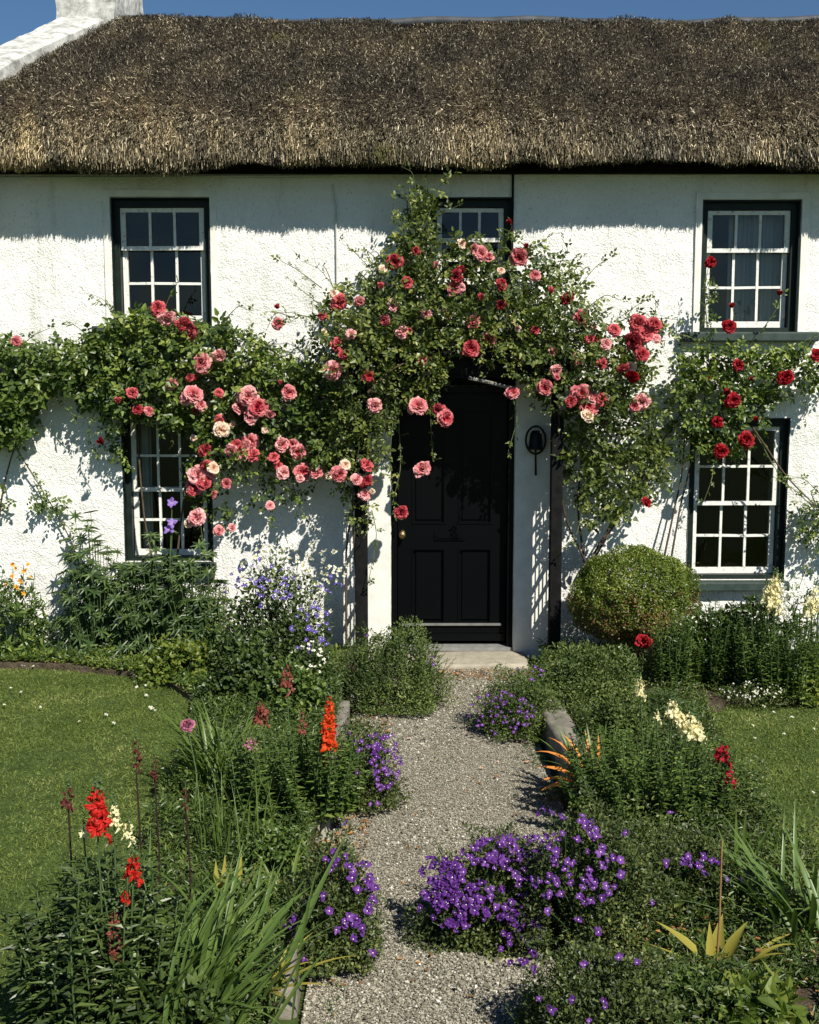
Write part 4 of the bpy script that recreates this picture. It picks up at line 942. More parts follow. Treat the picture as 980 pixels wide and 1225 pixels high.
# ---- leafy creeper on the far left
r5 = thing('wall_creeper', 'dense green creeper without flowers on the far left of the white wall', 'creeper', (-2.8, 8.4, BZ))
lv = MB(); st = MB()
foliage_pts(lv, poly_points([(-60, 415), (0, 408), (60, 412), (130, 395), (140, 450), (160, 500), (100, 480), (62, 455), (40, 490), (25, 525), (0, 530), (-60, 540)], 900, 8.18, 8.44, .38, 6, 41), .045, down=.4)
foliage_pts(lv, poly_points([(30, 590), (60, 585), (78, 600), (70, 620), (40, 612)], 16, 8.36, 8.45, .1, 6, 42), .034)
foliage_pts(lv, poly_points([(-20, 575), (12, 580), (14, 605), (0, 615), (-20, 610)], 14, 8.36, 8.45, .1, 6, 43), .034)
for pts in ([(20, 420), (40, 400), (60, 392)], [(10, 510), (25, 545), (45, 575)], [(120, 460), (130, 520), (110, 545)], [(-10, 420), (10, 405), (25, 402)], [(40, 575), (52, 600), (90, 640)]): shoot(st, lv, pts, [8.42]*3, .032)
cane(st, [(-20, 780), (0, 600), (20, 520), (100, 430)], [8.44]*4, .009, .004, 0)
cane(st, [(110, 770), (95, 660), (40, 570), (10, 520)], [8.44]*4, .006, .003, 0)
part('foliage', lv, M_CREEPER, r5); part('stem', st, [M_CANE, M_CANEG], r5, True)

# ================================================================== bushes and border plants
def dome_points(c, rx, ry, h, n, inner=.5, seed=0, bump_=.25, bottom=-.1):
    v = unit(rnd(n)); v[:, 2] = np.abs(v[:, 2])*(1-bottom)+bottom
    r = inner+(1-inner)*rng.random(n)**.6
    r = r*(1-bump_+2*bump_*vnoise(v*1.0+np.array(c), 3.5, seed))
    P = np.stack([c[0]+v[:, 0]*rx*r, c[1]+v[:, 1]*ry*r, np.maximum(c[2]+v[:, 2]*h*r, c[2]+.012)], 1); return P, v, r
def front_on_dome(px, py, c, rx, ry, h):
    """where the line of sight through a flower of the photo meets the mound"""
    d = ray(px, py); o = C0-np.array(c); s = np.array([1/rx, 1/ry, 1/h]); oo = o*s; dd = d*s
    A_ = dd@dd; B_ = 2*oo@dd; Cc = oo@oo-1.06; disc = B_*B_-4*A_*Cc
    if disc < 0: t = -B_/(2*A_)
    else: t = (-B_-math.sqrt(disc))/(2*A_)
    p = C0+d*t
    if p[2] < c[2]+.02: p = gnd(px, py, c[2]+.03)
    return p
def mound(root, c, rx, ry, h, n, T, L, W, m, name='foliage', seed=0, outw=.9, up=.5, inner=.45, bump_=.25, stems=18, jit=.5, whorl=1):
    mb = MB(); n = int(n*1.5); P, v, r = dome_points(c, rx, ry, h, n, inner, seed, bump_)
    nz = vnoise(P, 11, seed+5); k = nz > .30; P, v = P[k], v[k]; n = len(P)
    A = unit(v*outw*.55+np.array([0, 0, up*.5])+rnd(n)*(jit+.15)); N = unit(np.array([.1, -.2, 1.])*up+v*.5+rnd(n)*.4)
    scatter(mb, T, P, A, N, L*rng.uniform(.6, 1.3, n), W*rng.uniform(.6, 1.3, n), 0)
    for _ in range(stems):
        vv = unit(rnd(1))[0]; vv[2] = abs(vv[2]); e = np.array(c)+vv*np.array([rx, ry, h])*.85; s = np.array(c)+vv*np.array([rx, ry, 0])*.3
        mb.tube([s, (s+e)/2+np.array([0, 0, .04*h]), e], .0035, .002, 4, 1)
    return part(name, mb, [m, M_STEM], root)

def leafy_stem(mb, base, tip, n, L, W, r=.004, T=T_LANCE, start=.08, up=.5, leafmi=0, droop=0.0, wob=.02):
    base = np.array(base, float); tip = np.array(tip, float); t = np.linspace(0, 1, 7)[:, None]
    mid = np.array([random.gauss(0, wob), random.gauss(0, wob), 0]); P = base+(tip-base)*t+mid*4*t*(1-t)
    mb.tube(P, r, r*.6, 4, 1)
    tt = np.linspace(start, 1, n); Q = np.stack([np.interp(tt, t[:, 0], P[:, i]) for i in range(3)], 1)
    a = np.arange(n)*2.4+random.uniform(0, 6); ax = np.stack([np.cos(a), np.sin(a), np.full(n, up-droop)], 1)+rnd(n)*.18
    N = np.stack([-np.cos(a)*up*.6, -np.sin(a)*up*.6, np.ones(n)], 1)+rnd(n)*.15
    s = np.clip(1.15-.6*tt, .3, 1.1)*rng.uniform(.8, 1.2, n)
    scatter(mb, T, Q, ax, N, L*s, W*s, leafmi)
    return P

def snap_clump(root, base, rx, ry, h, nst, m, L=.055, W=.014, nl=26, lean=.25, name='foliage', hvar=.25):
    mb = MB(); W = W*1.45; nl = int(nl*1.5); nst = int(nst*1.3)
    for _ in range(nst):
        a = random.uniform(0, 2*pi); r = math.sqrt(random.random()); b = (base[0]+cos(a)*rx*r, base[1]+sin(a)*ry*r, base[2])
        hh = h*random.uniform(1-hvar*1.6, 1)*(1-.25*r*r); tp = (b[0]+cos(a)*r*rx*lean*2*h/.5+random.gauss(0, .02), b[1]+sin(a)*r*ry*lean*2, base[2]+hh)
        leafy_stem(mb, b, tp, nl, L, W, up=.45)
    return part(name, mb, [m, M_STEM], root)

def spike(root, px, py_top, py_bot, Y, wpx, m, base=None, name='flower_spike', bud=True, dens=1.0, lab=None, stem_m=None):
    """a snapdragon flower spike: lipped florets ranked round a stem"""
    top = at(px, py_top, Y); bot = at(px+random.uniform(-2, 2), py_bot, Y); H = top[2]-bot[2]; R_ = wpx/FPX*Y/2
    mb = MB(); ax = (top-bot); n = max(7, int(H/.0075*dens)); 
    for i in range(n):
        t = i/(n-1); c = bot+ax*t; r = R_*(1.02-.55*t**1.5); a = i*2.4+random.uniform(-.3, .3); fs = r*.55*(1 if t < .85 else .7)*random.uniform(.8, 1.2)
        d = Vector((cos(a), sin(a), .25)).normalized(); q = d.to_track_quat('Z', 'X').to_matrix().to_4x4()
        f = MB()
        for k in range(5): petal(f, fs*random.uniform(.7, 1.35), fs*random.uniform(.6, 1.0), fs*.12, .8+random.uniform(-.45, .6), k*2*pi/5+random.uniform(-.35, .35), random.uniform(-.5, .1), random.uniform(-.1, .6), 4, 5, 0, random.uniform(.1, .35))
        petal(f, fs*.6, fs*.6, .0, .1, a, -.2, 0, 3, 3)
        V = np.concatenate(f.v); V = (np.array(q.to_3x3())@V.T).T+c+np.array(d)*r*.45
        mb.add(V, np.concatenate(f.f), 0)
    if bud:
        for i in range(10):
            t = 1+i*.022*.25/H; c = bot+ax*t; a = i*2.4; c = c+np.array([cos(a), sin(a), 0])*R_*.22; s = R_*.22*(1-i*.06)
            mb.add(np.array([(0, 0, 1.3), (1, 0, 0), (0, 1, 0), (-1, 0, 0), (0, -1, 0), (0, 0, -.8)])*s+c, [(0, 1, 2), (0, 2, 3), (0, 3, 4), (0, 4, 1), (5, 2, 1), (5, 3, 2), (5, 4, 3), (5, 1, 4)], 1)
    mb.tube([bot-ax*.05, top+ax*.05], .003, .002, 4, 1)
    if base is not None:
        b = np.array([base[0]+(bot[0]-base[0])*.55, base[1]+(bot[1]-base[1])*.55, base[2]]); mb.tube([b, (b+bot)/2+np.array([0, .01, 0]), bot], .004, .003, 5, 1)
    return part(name, mb, [m, stem_m or M_STEM], root, False, lab)

def straps(root, lst, m, name='leaf'):
    """each long leaf one part: (base xyz, azimuth, length, width, lean, bend)"""
    for a in lst:
        mb = MB(); strap(mb, *a[:6], n=9, twist=random.uniform(-.3, .3), kink=(a[6] if len(a) > 6 else None)); part(name, mb, m, root, True)

def seed_blossoms(root, c, rx, ry, h, pxs, meshes, scl=1.0, lift=0.0, gr=1.02):
    for (px, py) in pxs:
        p = front_on_dome(px, py, c, rx*gr, ry*gr, h*gr); p[2] += lift
        n = unit((p-np.array(c))/np.array([rx, ry, h])**1.3)
        place('blossom', random.choice(meshes), root, p, Vector(n)*.7+Vector((0, -.55, .55))+Vector((random.gauss(0, .45), random.gauss(0, .35), random.gauss(0, .35))), scl*random.uniform(.5, .9))
def jitter_px(cx, cy, rx, ry, n, seed):
    r = random.Random(seed); o = []
    while len(o) < n:
        a, b = r.uniform(-1, 1), r.uniform(-1, 1)
        if a*a+b*b < 1: o.append((cx+a*rx, cy+b*ry))
    return o

# ---- box ball right of the door
cb = at(760, 722, 7.95); rb = .43
bx = thing('box_bush', 'clipped round box bush with browning underside right of the door', 'bush', (cb[0], cb[1], BZ))
mb = MB(); n = 52000; v = unit(rnd(n)); r = 1-.24*rng.random(n)**2; r *= 1-.20+.30*vnoise(v, 2.4, 61)+.17*vnoise(v, 7, 62)+.22*(rng.random(n) < .02)*rng.random(n)
sh = np.where(v[:, 2] > 0, .74, .72)
P = np.stack([cb[0]+v[:, 0]*rb*r, cb[1]+v[:, 1]*rb*.95*r, cb[2]+.06+v[:, 2]*rb*r*sh*1.03], 1)
brn = rng.random(n) < np.clip(.16-v[:, 2]*.8+(vnoise(v, 5, 63)-.5)*.9, .01, .45)  # browned leaves, massed low so their colour also paints the bottom shade
for kk, mi_ in ((~brn, 0), (brn, 1)):
    q_ = kk.sum(); scatter(mb, T_SIMPLE, P[kk], unit(v[kk]*.35+rnd(q_)*.8), unit(v[kk]*.7+rnd(q_)*.55+np.array([0, 0, .4])), rng.uniform(.013, .023, q_), rng.uniform(.008, .014, q_), mi_)
part('foliage', mb, [M_BALL, M_BALLBROWN], bx)
mb = MB(); mb.tube([(cb[0]-.02, cb[1], BZ-.03), (cb[0], cb[1]+.02, BZ+.2), (cb[0], cb[1], cb[2]+.1)], .028, .022, 7)
for k in range(9): a = k*.7; mb.tube([(cb[0], cb[1], BZ+.14), (cb[0]+cos(a)*.13, cb[1]+sin(a)*.13, cb[2]-.1), (cb[0]+cos(a)*.3, cb[1]+sin(a)*.28, cb[2]+.12)], .012, .005, 5)
p0 = gnd(712, 786, BZ); mb.tube([p0, at(724, 752, p0[1]+.02), at(728, 735, p0[1]+.05)], .007, .006, 5)
part('trunk', mb, M_CANE, bx, True)

# ---- generic leafy plants in the borders
def plant(name, label, cat, px, pb, w_px, pt, n, T, L, W, m, depth=.8, group=None, z=BZ, **kw):
    """a bushy plant whose foot is seen at (px, pb), as wide and high as in the photo"""
    f = gnd(px, pb, z); rx = w_px/2/FPX*f[1]; ry = rx*depth; Y = f[1]+ry*.6
    if name != 'free' and Y+ry > 8.44: Y = 8.44-ry
    c = (f[0]*Y/f[1], Y, z); top = at(px, pt, Y)[2]; h = max(.05, top-z)
    root = thing(name, label, cat, c, group); mound(root, c, rx, ry, h, n, T, L, W, m, **kw)
    return root, c, rx, ry, h
BG = 'border plants along the cottage wall'
# palmate lupins under the left window
def lupin(label, px, pb, w_px, pt, n, **kw):
    f = gnd(px, pb, BZ); rx = w_px/2/FPX*f[1]; ry = rx*.55; Y = min(f[1]+ry*.5, 8.42-ry); c = (f[0]*Y/f[1], Y, BZ); h = at(px, pt, Y)[2]-BZ
    root = thing('lupin', label, 'lupin', c, BG); mb = MB()
    P, v, r = dome_points(c, rx, ry, h, n, .5, 71, .3)
    for p, d in zip(P, v):
        ax = unit(d*.6+np.array([0, -.2, .8])+rnd(1)[0]*.3); k = 8; t1 = unit(np.cross(ax, np.array([1, .2, .1]))); t2 = np.cross(ax, t1); a = np.arange(k)*2*pi/k
        D = np.cos(a)[:, None]*t1+np.sin(a)[:, None]*t2+ax*.28; L_ = random.uniform(.05, .085)
        scatter(mb, T_LANCE, np.repeat(p[None], k, 0), D, np.repeat(ax[None], k, 0), L_, L_*.27)
        s = np.array(c)+d*np.array([rx, ry, 0])*.3; mb.tube([s, (s+p)/2+d*np.array([rx, ry, 0])*.1, p], .003, .002, 4, 1)
    part('foliage', mb, [M_LUPIN, M_STEM], root); return root, c, rx, ry, h
lu = lupin('tall lupin with hand shaped leaves standing against the wall left of the window', 118, 782, 130, 632, 330)
lu2 = lupin('broad lupin below the left ground floor window', 192, 790, 130, 640, 360)
lu3 = lupin('low lupin between the tall lupin and the violet flowers', 240, 800, 90, 660, 200)
# a few taller lupin whorls and a dried seed head
for (px, py, Yv, me) in ((207, 600, 8.05, IRISB), (205, 632, 8.05, IRISB), (238, 665, 8.0, IRISB)):
    pass
ir = thing('iris', 'lilac iris standing in front of the lower left window', 'iris', tuple(gnd(200, 790, BZ)))
mb = MB(); b = np.array(ir.location); mb.tube([b, at(203, 690, b[1]-.02), at(206, 600, b[1])], .006, .004, 5); part('stem', mb, M_STEM, ir, True)
for px, py in ((206, 602), (202, 634), (206, 626)): place('blossom', random.choice(IRISB), ir, at(px, py, b[1]-.02), (.1, -.7, .6), .95)
straps(ir, [((b[0]+.03*i, b[1], BZ), -1.6+.5*(i-1.5), random.uniform(.5, .68), .022, .1+.1*abs(i-1.5), .9) for i in range(5)], M_STRAPBLUE)

# orange lilies far left
al, c, rx, ry, h = plant('peruvian_lily', 'leafy plant with golden orange flowers at the left edge of the border', 'lily', 12, 788, 110, 690, 1500, T_LANCE, .06, .02, M_SNAP, seed=3, group=BG)
for px, py in ((20, 680), (30, 683), (14, 690), (38, 690), (25, 695), (20, 703), (28, 710), (14, 675), (33, 676), (8, 700)):
    place('flower', random.choice(GOLDB), al, at(px, py, c[1]-.08), facing(.5), .75*random.uniform(.8, 1.2))
mb = MB()
for i in range(7): x = c[0]+(i-3)*.05; leafy_stem(mb, (x, c[1], BZ), (x+.03*(i-3), c[1]-.08, BZ+h+.04+.03*(i % 3)), 22, .05, .016)
part('flower_stem', mb, [M_SNAP, M_STEM], al)

def nm(*a, **k): return plant(*a, **k)
p1 = nm('fern', 'bright feathery foliage plant right of the lupins', 'plant', 252, 800, 62, 690, 1500, T_LANCE, .045, .009, M_BRIGHT, seed=4, group=BG)
p2 = nm('low_plant', 'low yellow green plant with rounded leaves at the lawn corner', 'plant', 215, 815, 100, 762, 900, T_OVATE, .035, .028, M_YELLOWLEAF if False else M_BRIGHT, seed=5, group=BG)
vb, c, rx, ry, h = nm('bellflower', 'tall violet blue bellflower plant beside the left porch post', 'bellflower', 332, 830, 150, 678, 4600, T_OVATE, .034, .022, M_SNAPDARK, seed=6, group=BG)
pts = jitter_px(312, 697, 46, 30, 48, 1)+jitter_px(370, 750, 26, 34, 40, 2)+jitter_px(390, 700, 18, 12, 10, 3)
seed_blossoms(vb, c, rx, ry, h*1.05, pts, BLUEB, 1.7)
wb, c, rx, ry, h = nm('white_rocket', 'cloud of small white flowers in front of the wall left of the porch', 'white flowers', 352, 800, 120, 668, 900, T_LANCE, .035, .010, M_HERB, seed=7, group=BG)
pts = jitter_px(350, 678, 66, 30, 88, 4)+jitter_px(378, 725, 20, 22, 12, 5)
for px, py in pts:
    place('blossom', random.choice(WHITEB), wb, at(px, py, c[1]-random.uniform(-.12, .2)), facing(.6), random.uniform(1.0, 1.8))
mb = MB()
for px, py in pts[::2]:
    p = at(px, py+3, c[1]); mb.tube([(c[0]+random.uniform(-.1, .1), c[1], BZ), (p+np.array([c[0], c[1], .2]))/2, p], .0025, .0015, 3)
part('stem', mb, M_STEM, wb)
pw, c, rx, ry, h = nm('white_phlox', 'small white flowers spilling over dark leaves below the violet bellflower', 'white flowers', 372, 842, 70, 768, 900, T_OVATE, .03, .02, M_SNAPDARK, seed=8, group=BG)
seed_blossoms(pw, c, rx, ry, h, jitter_px(370, 788, 22, 24, 26, 6), WHITEB, 1.3)
p3 = nm('leafy_shrub', 'dark leafy plant at the corner of the left lawn', 'plant', 288, 850, 95, 755, 2300, T_OVATE, .038, .028, M_SNAPDARK, seed=9, group=BG)
p4 = nm('leafy_shrub', 'mid green leafy plant behind the orange snapdragon', 'plant', 350, 862, 90, 795, 1600, T_OVATE, .034, .024, M_SNAP, seed=10, group=BG)
# catmint mound by the step
cm_, c, rx, ry, h = nm('catmint', 'sprawling grey green herb mound left of the door step', 'herb', 470, 850, 145, 750, 12000, T_SIMPLE, .021, .012, M_HERB, depth=.75, seed=11, z=.03, bump_=.3, inner=.5)
mb = MB()
for i in range(110):
    a = random.uniform(0, 2*pi); r = random.uniform(.4, 1); b = (c[0]+cos(a)*rx*r*.6, c[1]+sin(a)*ry*r*.6, .1); tp = (c[0]+cos(a)*rx*(r+.22), c[1]+sin(a)*ry*(r+.2), .08+h*random.uniform(.75, 1.12)*(1.1-.7*r))
    leafy_stem(mb, b, tp, 26, .017, .009, .002, T_SIMPLE, up=.3)
part('shoot', mb, [M_HERB, M_STEM], cm_)
seed_blossoms(cm_, c, rx, ry, h, [(517, 787), (512, 792), (519, 795), (440, 760)], CAMPB, .9)

# middle left bed
CG = 'flowering plants in the bed left of the path'
# day lily grassy clump
dl = thing('day_lily', 'arching grassy day lily clump between the left lawn and the orange snapdragon', 'day lily', tuple(gnd(265, 950, BZ)), CG)
b = np.array(dl.location)
straps(dl, [((b[0]+random.gauss(0, .07), b[1]+random.gauss(0, .08), BZ), random.uniform(0, 2*pi) if i % 3 else pi+random.gauss(0, .5), random.uniform(.35, .62), random.uniform(.009, .016), random.uniform(.1, .55), random.uniform(.8, 1.9)) for i in range(95)], M_STRAP)
# snapdragon clump with the orange spike
s1b = gnd(352, 985, BZ); sn1 = thing('snapdragon', 'bushy snapdragon with a tall bright orange red flower spike', 'snapdragon', tuple(s1b), CG)
Y1 = s1b[1]
snap_clump(sn1, (s1b[0], Y1+.10, BZ), .26, .18, .48, 62, M_SNAP, .052, .014, 26)
spike(sn1, 394, 834, 896, Y1+.0, 24, M_ORANGE, (s1b[0]+.1, Y1+.1, BZ), lab='bright orange red flower spike')
for (px, a_, b_, wd, m) in ((343, 798, 824, 20, M_FADED), (313, 842, 866, 22, M_FADED), (362, 850, 880, 14, M_FADED), (387, 905, 915, 10, M_ORANGE), (300, 884, 896, 20, M_MAUVE)):
    spike(sn1, px, a_, b_, Y1+.15, wd, m, (s1b[0], Y1+.15, BZ), bud=False, dens=.8)
# mauve double flower at the lawn edge
mq = thing('double_poppy', 'dusky pink double flower on a thin stem over the left lawn edge', 'flower', tuple(gnd(232, 985, BZ)), CG)
b = np.array(mq.location); p = at(224, 868, b[1]+.1); mb = MB(); mb.tube([b, (b+p)/2+np.array([.03, 0, 0]), p], .004, .003, 5); part('stem', mb, M_STEM, mq, True)
mrose = rose_mesh('flower_head', .042, M_MAUVE, 77); place('flower_head', mrose, mq, p, (-.2, -.6, .8), .85)

def campanula(label, px, pb, w_px, pt, n, dots, depth=.8, seed=0, group=CG, z=BZ, sc_=1.0, nl=1.0, m=M_CAMP, L=.017):
    root, c, rx, ry, h = plant('campanula', label, 'campanula', px, pb, w_px, pt, int(n*nl), T_SIMPLE, L, L*.6, m, depth=depth, seed=seed, group=group, z=z, stems=40, inner=.35, bump_=.35)
    mb = MB()
    for i in range(70):
        a = random.uniform(0, 2*pi); r = random.uniform(.3, 1); b = (c[0]+cos(a)*rx*r*.6, c[1]+sin(a)*ry*r*.6, z); tp = (c[0]+cos(a)*rx*(r+.15), c[1]+sin(a)*ry*(r+.15), z+max(.03, h*random.uniform(.7, 1.12)*(1.15-.85*r)))
        leafy_stem(mb, b, tp, 20, .015, .008, .0016, T_SIMPLE, up=.3)
    part('shoot', mb, [m, M_STEM], root)
    seed_blossoms(root, c, rx, ry, h, dots[:100], CAMPB, sc_, gr=1.09)
    if len(dots) > 100:
        n0 = set(bpy.data.objects); seed_blossoms(root, c, rx, ry, h, dots[100:], CAMPB, sc_, gr=1.09)
        new = [o for o in bpy.data.objects if o not in n0]; V = []; F = []; MI = []; nv = 0
        for o in new:
            Mx = Matrix.Translation(o.location) @ o.rotation_quaternion.to_matrix().to_4x4() @ Matrix.Diagonal((*o.scale, 1))
            for v in o.data.vertices: V.append(tuple(Mx @ v.co))
            for p in o.data.polygons: F.append(tuple(nv+i for i in p.vertices)); MI.append(p.material_index)
            nv += len(o.data.vertices)
        for o in new: bpy.data.objects.remove(o)
        me = bpy.data.meshes.new('blossoms'); me.from_pydata(V, [], F); me.polygons.foreach_set('material_index', MI)
        for m_ in (M_PURPLE, M_EYE, M_STEM): me.materials.append(m_)
        o = bpy.data.objects.new('blossoms', me); COL.objects.link(o); o.parent = root; o['kind'] = 'stuff'
    return root
campanula('purple campanula mound leaning over the path right of the orange snapdragon', 430, 968, 110, 862, 6500,
  jitter_px(462, 915, 18, 38, 55, 11)+jitter_px(440, 890, 22, 12, 9, 12)+[(420, 905), (428, 925), (415, 945), (450, 880), (443, 962), (452, 961), (420, 878)], seed=12, z=.04, sc_=1.05)
campanula('purple campanula mound leaning over the path at the lower left', 395, 1158, 130, 1015, 9000,
  jitter_px(430, 1045, 18, 14, 10, 13)+jitter_px(345, 1100, 12, 10, 9, 14)+jitter_px(420, 1110, 16, 16, 12, 15)+jitter_px(405, 1030, 16, 14, 9, 16)+jitter_px(440, 1070, 12, 20, 10, 17)+[(388, 1072), (394, 1090), (402, 1112), (364, 1146), (446, 1140), (450, 1062), (356, 1120), (412, 985), (372, 1078)], seed=13, z=.04, sc_=1.25)
# small purple blooms in the left bed
# foreground left snapdragons
s2b = gnd(118, 1262, BZ); sn2 = thing('snapdragon', 'tall dark leaved snapdragon with scarlet and pale yellow spikes in the left corner', 'snapdragon', tuple(s2b), CG)
Y2 = s2b[1]
snap_clump(sn2, (s2b[0]-.02, Y2+.12, BZ), .18, .20, .60, 60, M_SNAPDARK, .085, .015, 30, lean=.18, hvar=.35)
spike(sn2, 117, 944, 998, Y2+.08, 36, M_SCARLET, (s2b[0], Y2+.1, BZ), lab='full scarlet flower spike')
spike(sn2, 160, 1022, 1052, Y2+.0, 30, M_SCARLET, (s2b[0], Y2+.1, BZ), lab='short scarlet flower spike')
spike(sn2, 150, 1068, 1080, Y2+.0, 16, M_SCARLET, (s2b[0], Y2+.1, BZ), bud=False)
spike(sn2, 137, 1090, 1148, Y2-.03, 24, M_FADED, (s2b[0], Y2, BZ), bud=True, dens=.7, lab='faded brown flower spike')
spike(sn2, 136, 962, 990, Y2+.14, 22, M_YELLOW, (s2b[0], Y2+.15, BZ)); spike(sn2, 154, 985, 1006, Y2+.14, 22, M_YELLOW, (s2b[0], Y2+.15, BZ)); spike(sn2, 100, 985, 1004, Y2+.14, 14, M_YELLOW, (s2b[0], Y2+.15, BZ))
spike(sn2, 114, 1164, 1176, Y2-.02, 12, M_YELLOW, None, bud=False)
# dark seed spikes
for i, (px, a_, b_, wd, where) in enumerate(((163, 884, 922, 15, 'tallest and leftmost of the three slim ones'), (185, 905, 930, 12, 'middle of the three slim ones'), (222, 935, 968, 10, 'rightmost of the three slim ones'), (82, 942, 968, 20, 'standing left of the scarlet spike'))):
    bb = gnd(px+6, 1110 if i < 3 else 1200, BZ); t_ = thing('seed_head', 'dark maroon seed spike on a thin stem, '+where, 'seed head', tuple(bb), 'dark seed spikes over the left lawn edge')
    spike(t_, px, a_, b_, bb[1], wd, M_DARKSEED, None, dens=.8)
    mb = MB(); q = at(px, b_, bb[1]); mb.tube([bb, (bb+q)/2+np.array([.008, 0, 0]), q], .004, .003, 5); part('stem', mb, plain('dark_stem', (.03, .012, .012), .6), t_, True)
# foreground iris leaves
il = thing('iris', 'clump of broad sword shaped iris leaves in the left foreground', 'iris', tuple(gnd(215, 1235, BZ)), CG); b = np.array(il.location)
sp = []
for i in range(92):
    az = random.gauss(.3, .9); sp.append(((b[0]+random.gauss(0, .11), b[1]+random.gauss(.03, .10), BZ), az, random.uniform(.30, .62), random.uniform(.014, .027), random.uniform(.12, .95), random.uniform(.2, 1.2)))
straps(il, sp, M_STRAPBLUE)
il2 = thing('iris', 'thin iris leaves with bent yellow tips behind the left campanula', 'iris', tuple(gnd(300, 1120, BZ)), CG); b = np.array(il2.location)
straps(il2, [((b[0]+random.gauss(0, .1), b[1]+random.gauss(0, .1), BZ), random.uniform(0, 6.28), random.uniform(.22, .42), random.uniform(.009, .02), random.uniform(.1, .7), random.uniform(.3, 1.4)) for i in range(38)], M_STRAP)
b3 = gnd(318, 1190, BZ); il3 = thing('iris', 'yellow green strap leaves reaching over the path edge at the lower left', 'iris', tuple(b3), CG)
straps(il3, [((b3[0], b3[1], BZ), az, L_, .022, ln, bd) for az, L_, ln, bd in ((.15, .34, 1.0, .5), (.5, .25, .6, .8), (-.6, .28, 1.0, .6), (.9, .3, .8, .5), (2.6, .3, .9, .5), (-1.2, .25, 1.0, .6), (.0, .2, .6, 1.2))], M_YELLOWLEAF)
b4 = gnd(285, 1090, BZ); tu = thing('tulip', 'withered yellow green tulip leaves in the middle of the left bed', 'tulip', tuple(b4), CG)
straps(tu, [((b4[0]+dx, b4[1], BZ), az, L_, .03, ln, bd) for dx, az, L_, ln, bd in ((0, 1.2, .22, .1, .3), (.03, .1, .22, .7, .8), (0, .6, .2, .4, .2), (-.05, 1.6, .22, .02, .2), (-.08, 2, .2, .05, .1))], M_YELLOWLEAF)
# tall thin grasses standing in the bed
tg = thing('ornamental_grass', 'tuft of tall thin upright stalks in front of the day lily', 'grass tuft', tuple(gnd(275, 1030, BZ)), CG); b = np.array(tg.location)
straps(tg, [((b[0]+random.gauss(0, .09), b[1]+random.gauss(0, .06), BZ), random.uniform(0, 6.28), random.uniform(.25, .46), random.uniform(.004, .008), random.uniform(0, .25), random.uniform(.1, .6)) for i in range(46)], M_STRAP, 'stalk')
# ---- right side
RG = 'flowering plants in the bed right of the path'
campanula('purple campanula trailing over the edging right of the door step', 625, 882, 130, 800, 9000,
  jitter_px(600, 852, 40, 26, 60, 21)+jitter_px(632, 806, 20, 8, 8, 22)+[(600, 828), (585, 832), (640, 850), (632, 866)], seed=14, group=RG, z=.03, m=M_HERB, sc_=.9)
hb = nm('catmint', 'grey green herb mound right of the door step behind the edging stone', 'herb', 695, 850, 165, 774, 12000, T_SIMPLE, .022, .013, M_HERB, depth=.7, seed=15, group=RG, bump_=.3)
hb2 = nm('catmint', 'grey green herb mound between the edging stone and the yellow snapdragons', 'herb', 742, 905, 100, 832, 8000, T_SIMPLE, .022, .013, M_HERB, depth=.7, seed=16, group=RG, bump_=.3)
s3b = gnd(785, 990, BZ); sn3 = thing('snapdragon', 'bushy snapdragon with pale yellow flower spikes right of the path', 'snapdragon', tuple(s3b), RG); Y3 = s3b[1]
snap_clump(sn3, (s3b[0], Y3+.16, BZ), .34, .22, .46, 85, M_SNAP, .048, .015, 26)
for (px, a_, b_, wd) in ((765, 812, 834, 17), (805, 838, 858, 22), (812, 848, 868, 22), (826, 856, 882, 28), (834, 864, 886, 22), (786, 850, 864, 12)):
    spike(sn3, px, a_, b_, Y3+.12, wd, M_YELLOW, (s3b[0]+.05, Y3+.18, BZ))
s4b = gnd(862, 985, BZ); sn4 = thing('snapdragon', 'single dark crimson snapdragon at the edge of the right lawn', 'snapdragon', tuple(s4b), RG)
snap_clump(sn4, (s4b[0], s4b[1], BZ), .06, .05, .3, 8, M_SNAPDARK, .045, .012, 18)
spike(sn4, 866, 892, 912, s4b[1], 22, M_CRIMSON, tuple(s4b), bud=False); spike(sn4, 872, 915, 940, s4b[1], 18, M_CRIMSON, tuple(s4b), bud=False); spike(sn4, 856, 930, 945, s4b[1]+.04, 12, M_CRIMSON, tuple(s4b), bud=False)
# dying orange leaves
b5 = gnd(704, 942, BZ); ol = thing('tulip', 'dying tulip with curled orange leaves on the edging stone', 'tulip', tuple(b5), RG)
straps(ol, [((b5[0]+dx, b5[1]+dy, BZ), az, L_, w_, ln, bd) for dx, dy, az, L_, w_, ln, bd in ((0, 0, 2.9, .30, .06, 1.0, .9), (0, .02, 2.6, .34, .045, .7, 1.4), (0, .0, 2.2, .3, .04, .35, .9), (-.02, -.04, 3.6, .28, .06, 1.15, .9), (.02, .03, 1.9, .28, .028, .2, .4), (-.02, 0, 3.3, .26, .05, 1.1, .8), (.06, .05, 1.6, .26, .02, .05, .2), (0, .02, 2.4, .33, .03, .5, 1.2))], M_ORANGELEAF)
straps(ol, [((b5[0]+dx, b5[1]+.1, BZ), az, L_, .022, ln, bd) for dx, az, L_, ln, bd in ((0, 2.8, .34, .8, .5), (-.03, 2.3, .33, .5, .4), (0, 3.4, .3, .9, .6), (.05, 1.9, .3, .3, .5), (-.06, 2.0, .3, .25, .4), (.1, .8, .3, .4, .4), (.1, 1.4, .3, .1, .3))], M_STRAP, 'green_leaf')
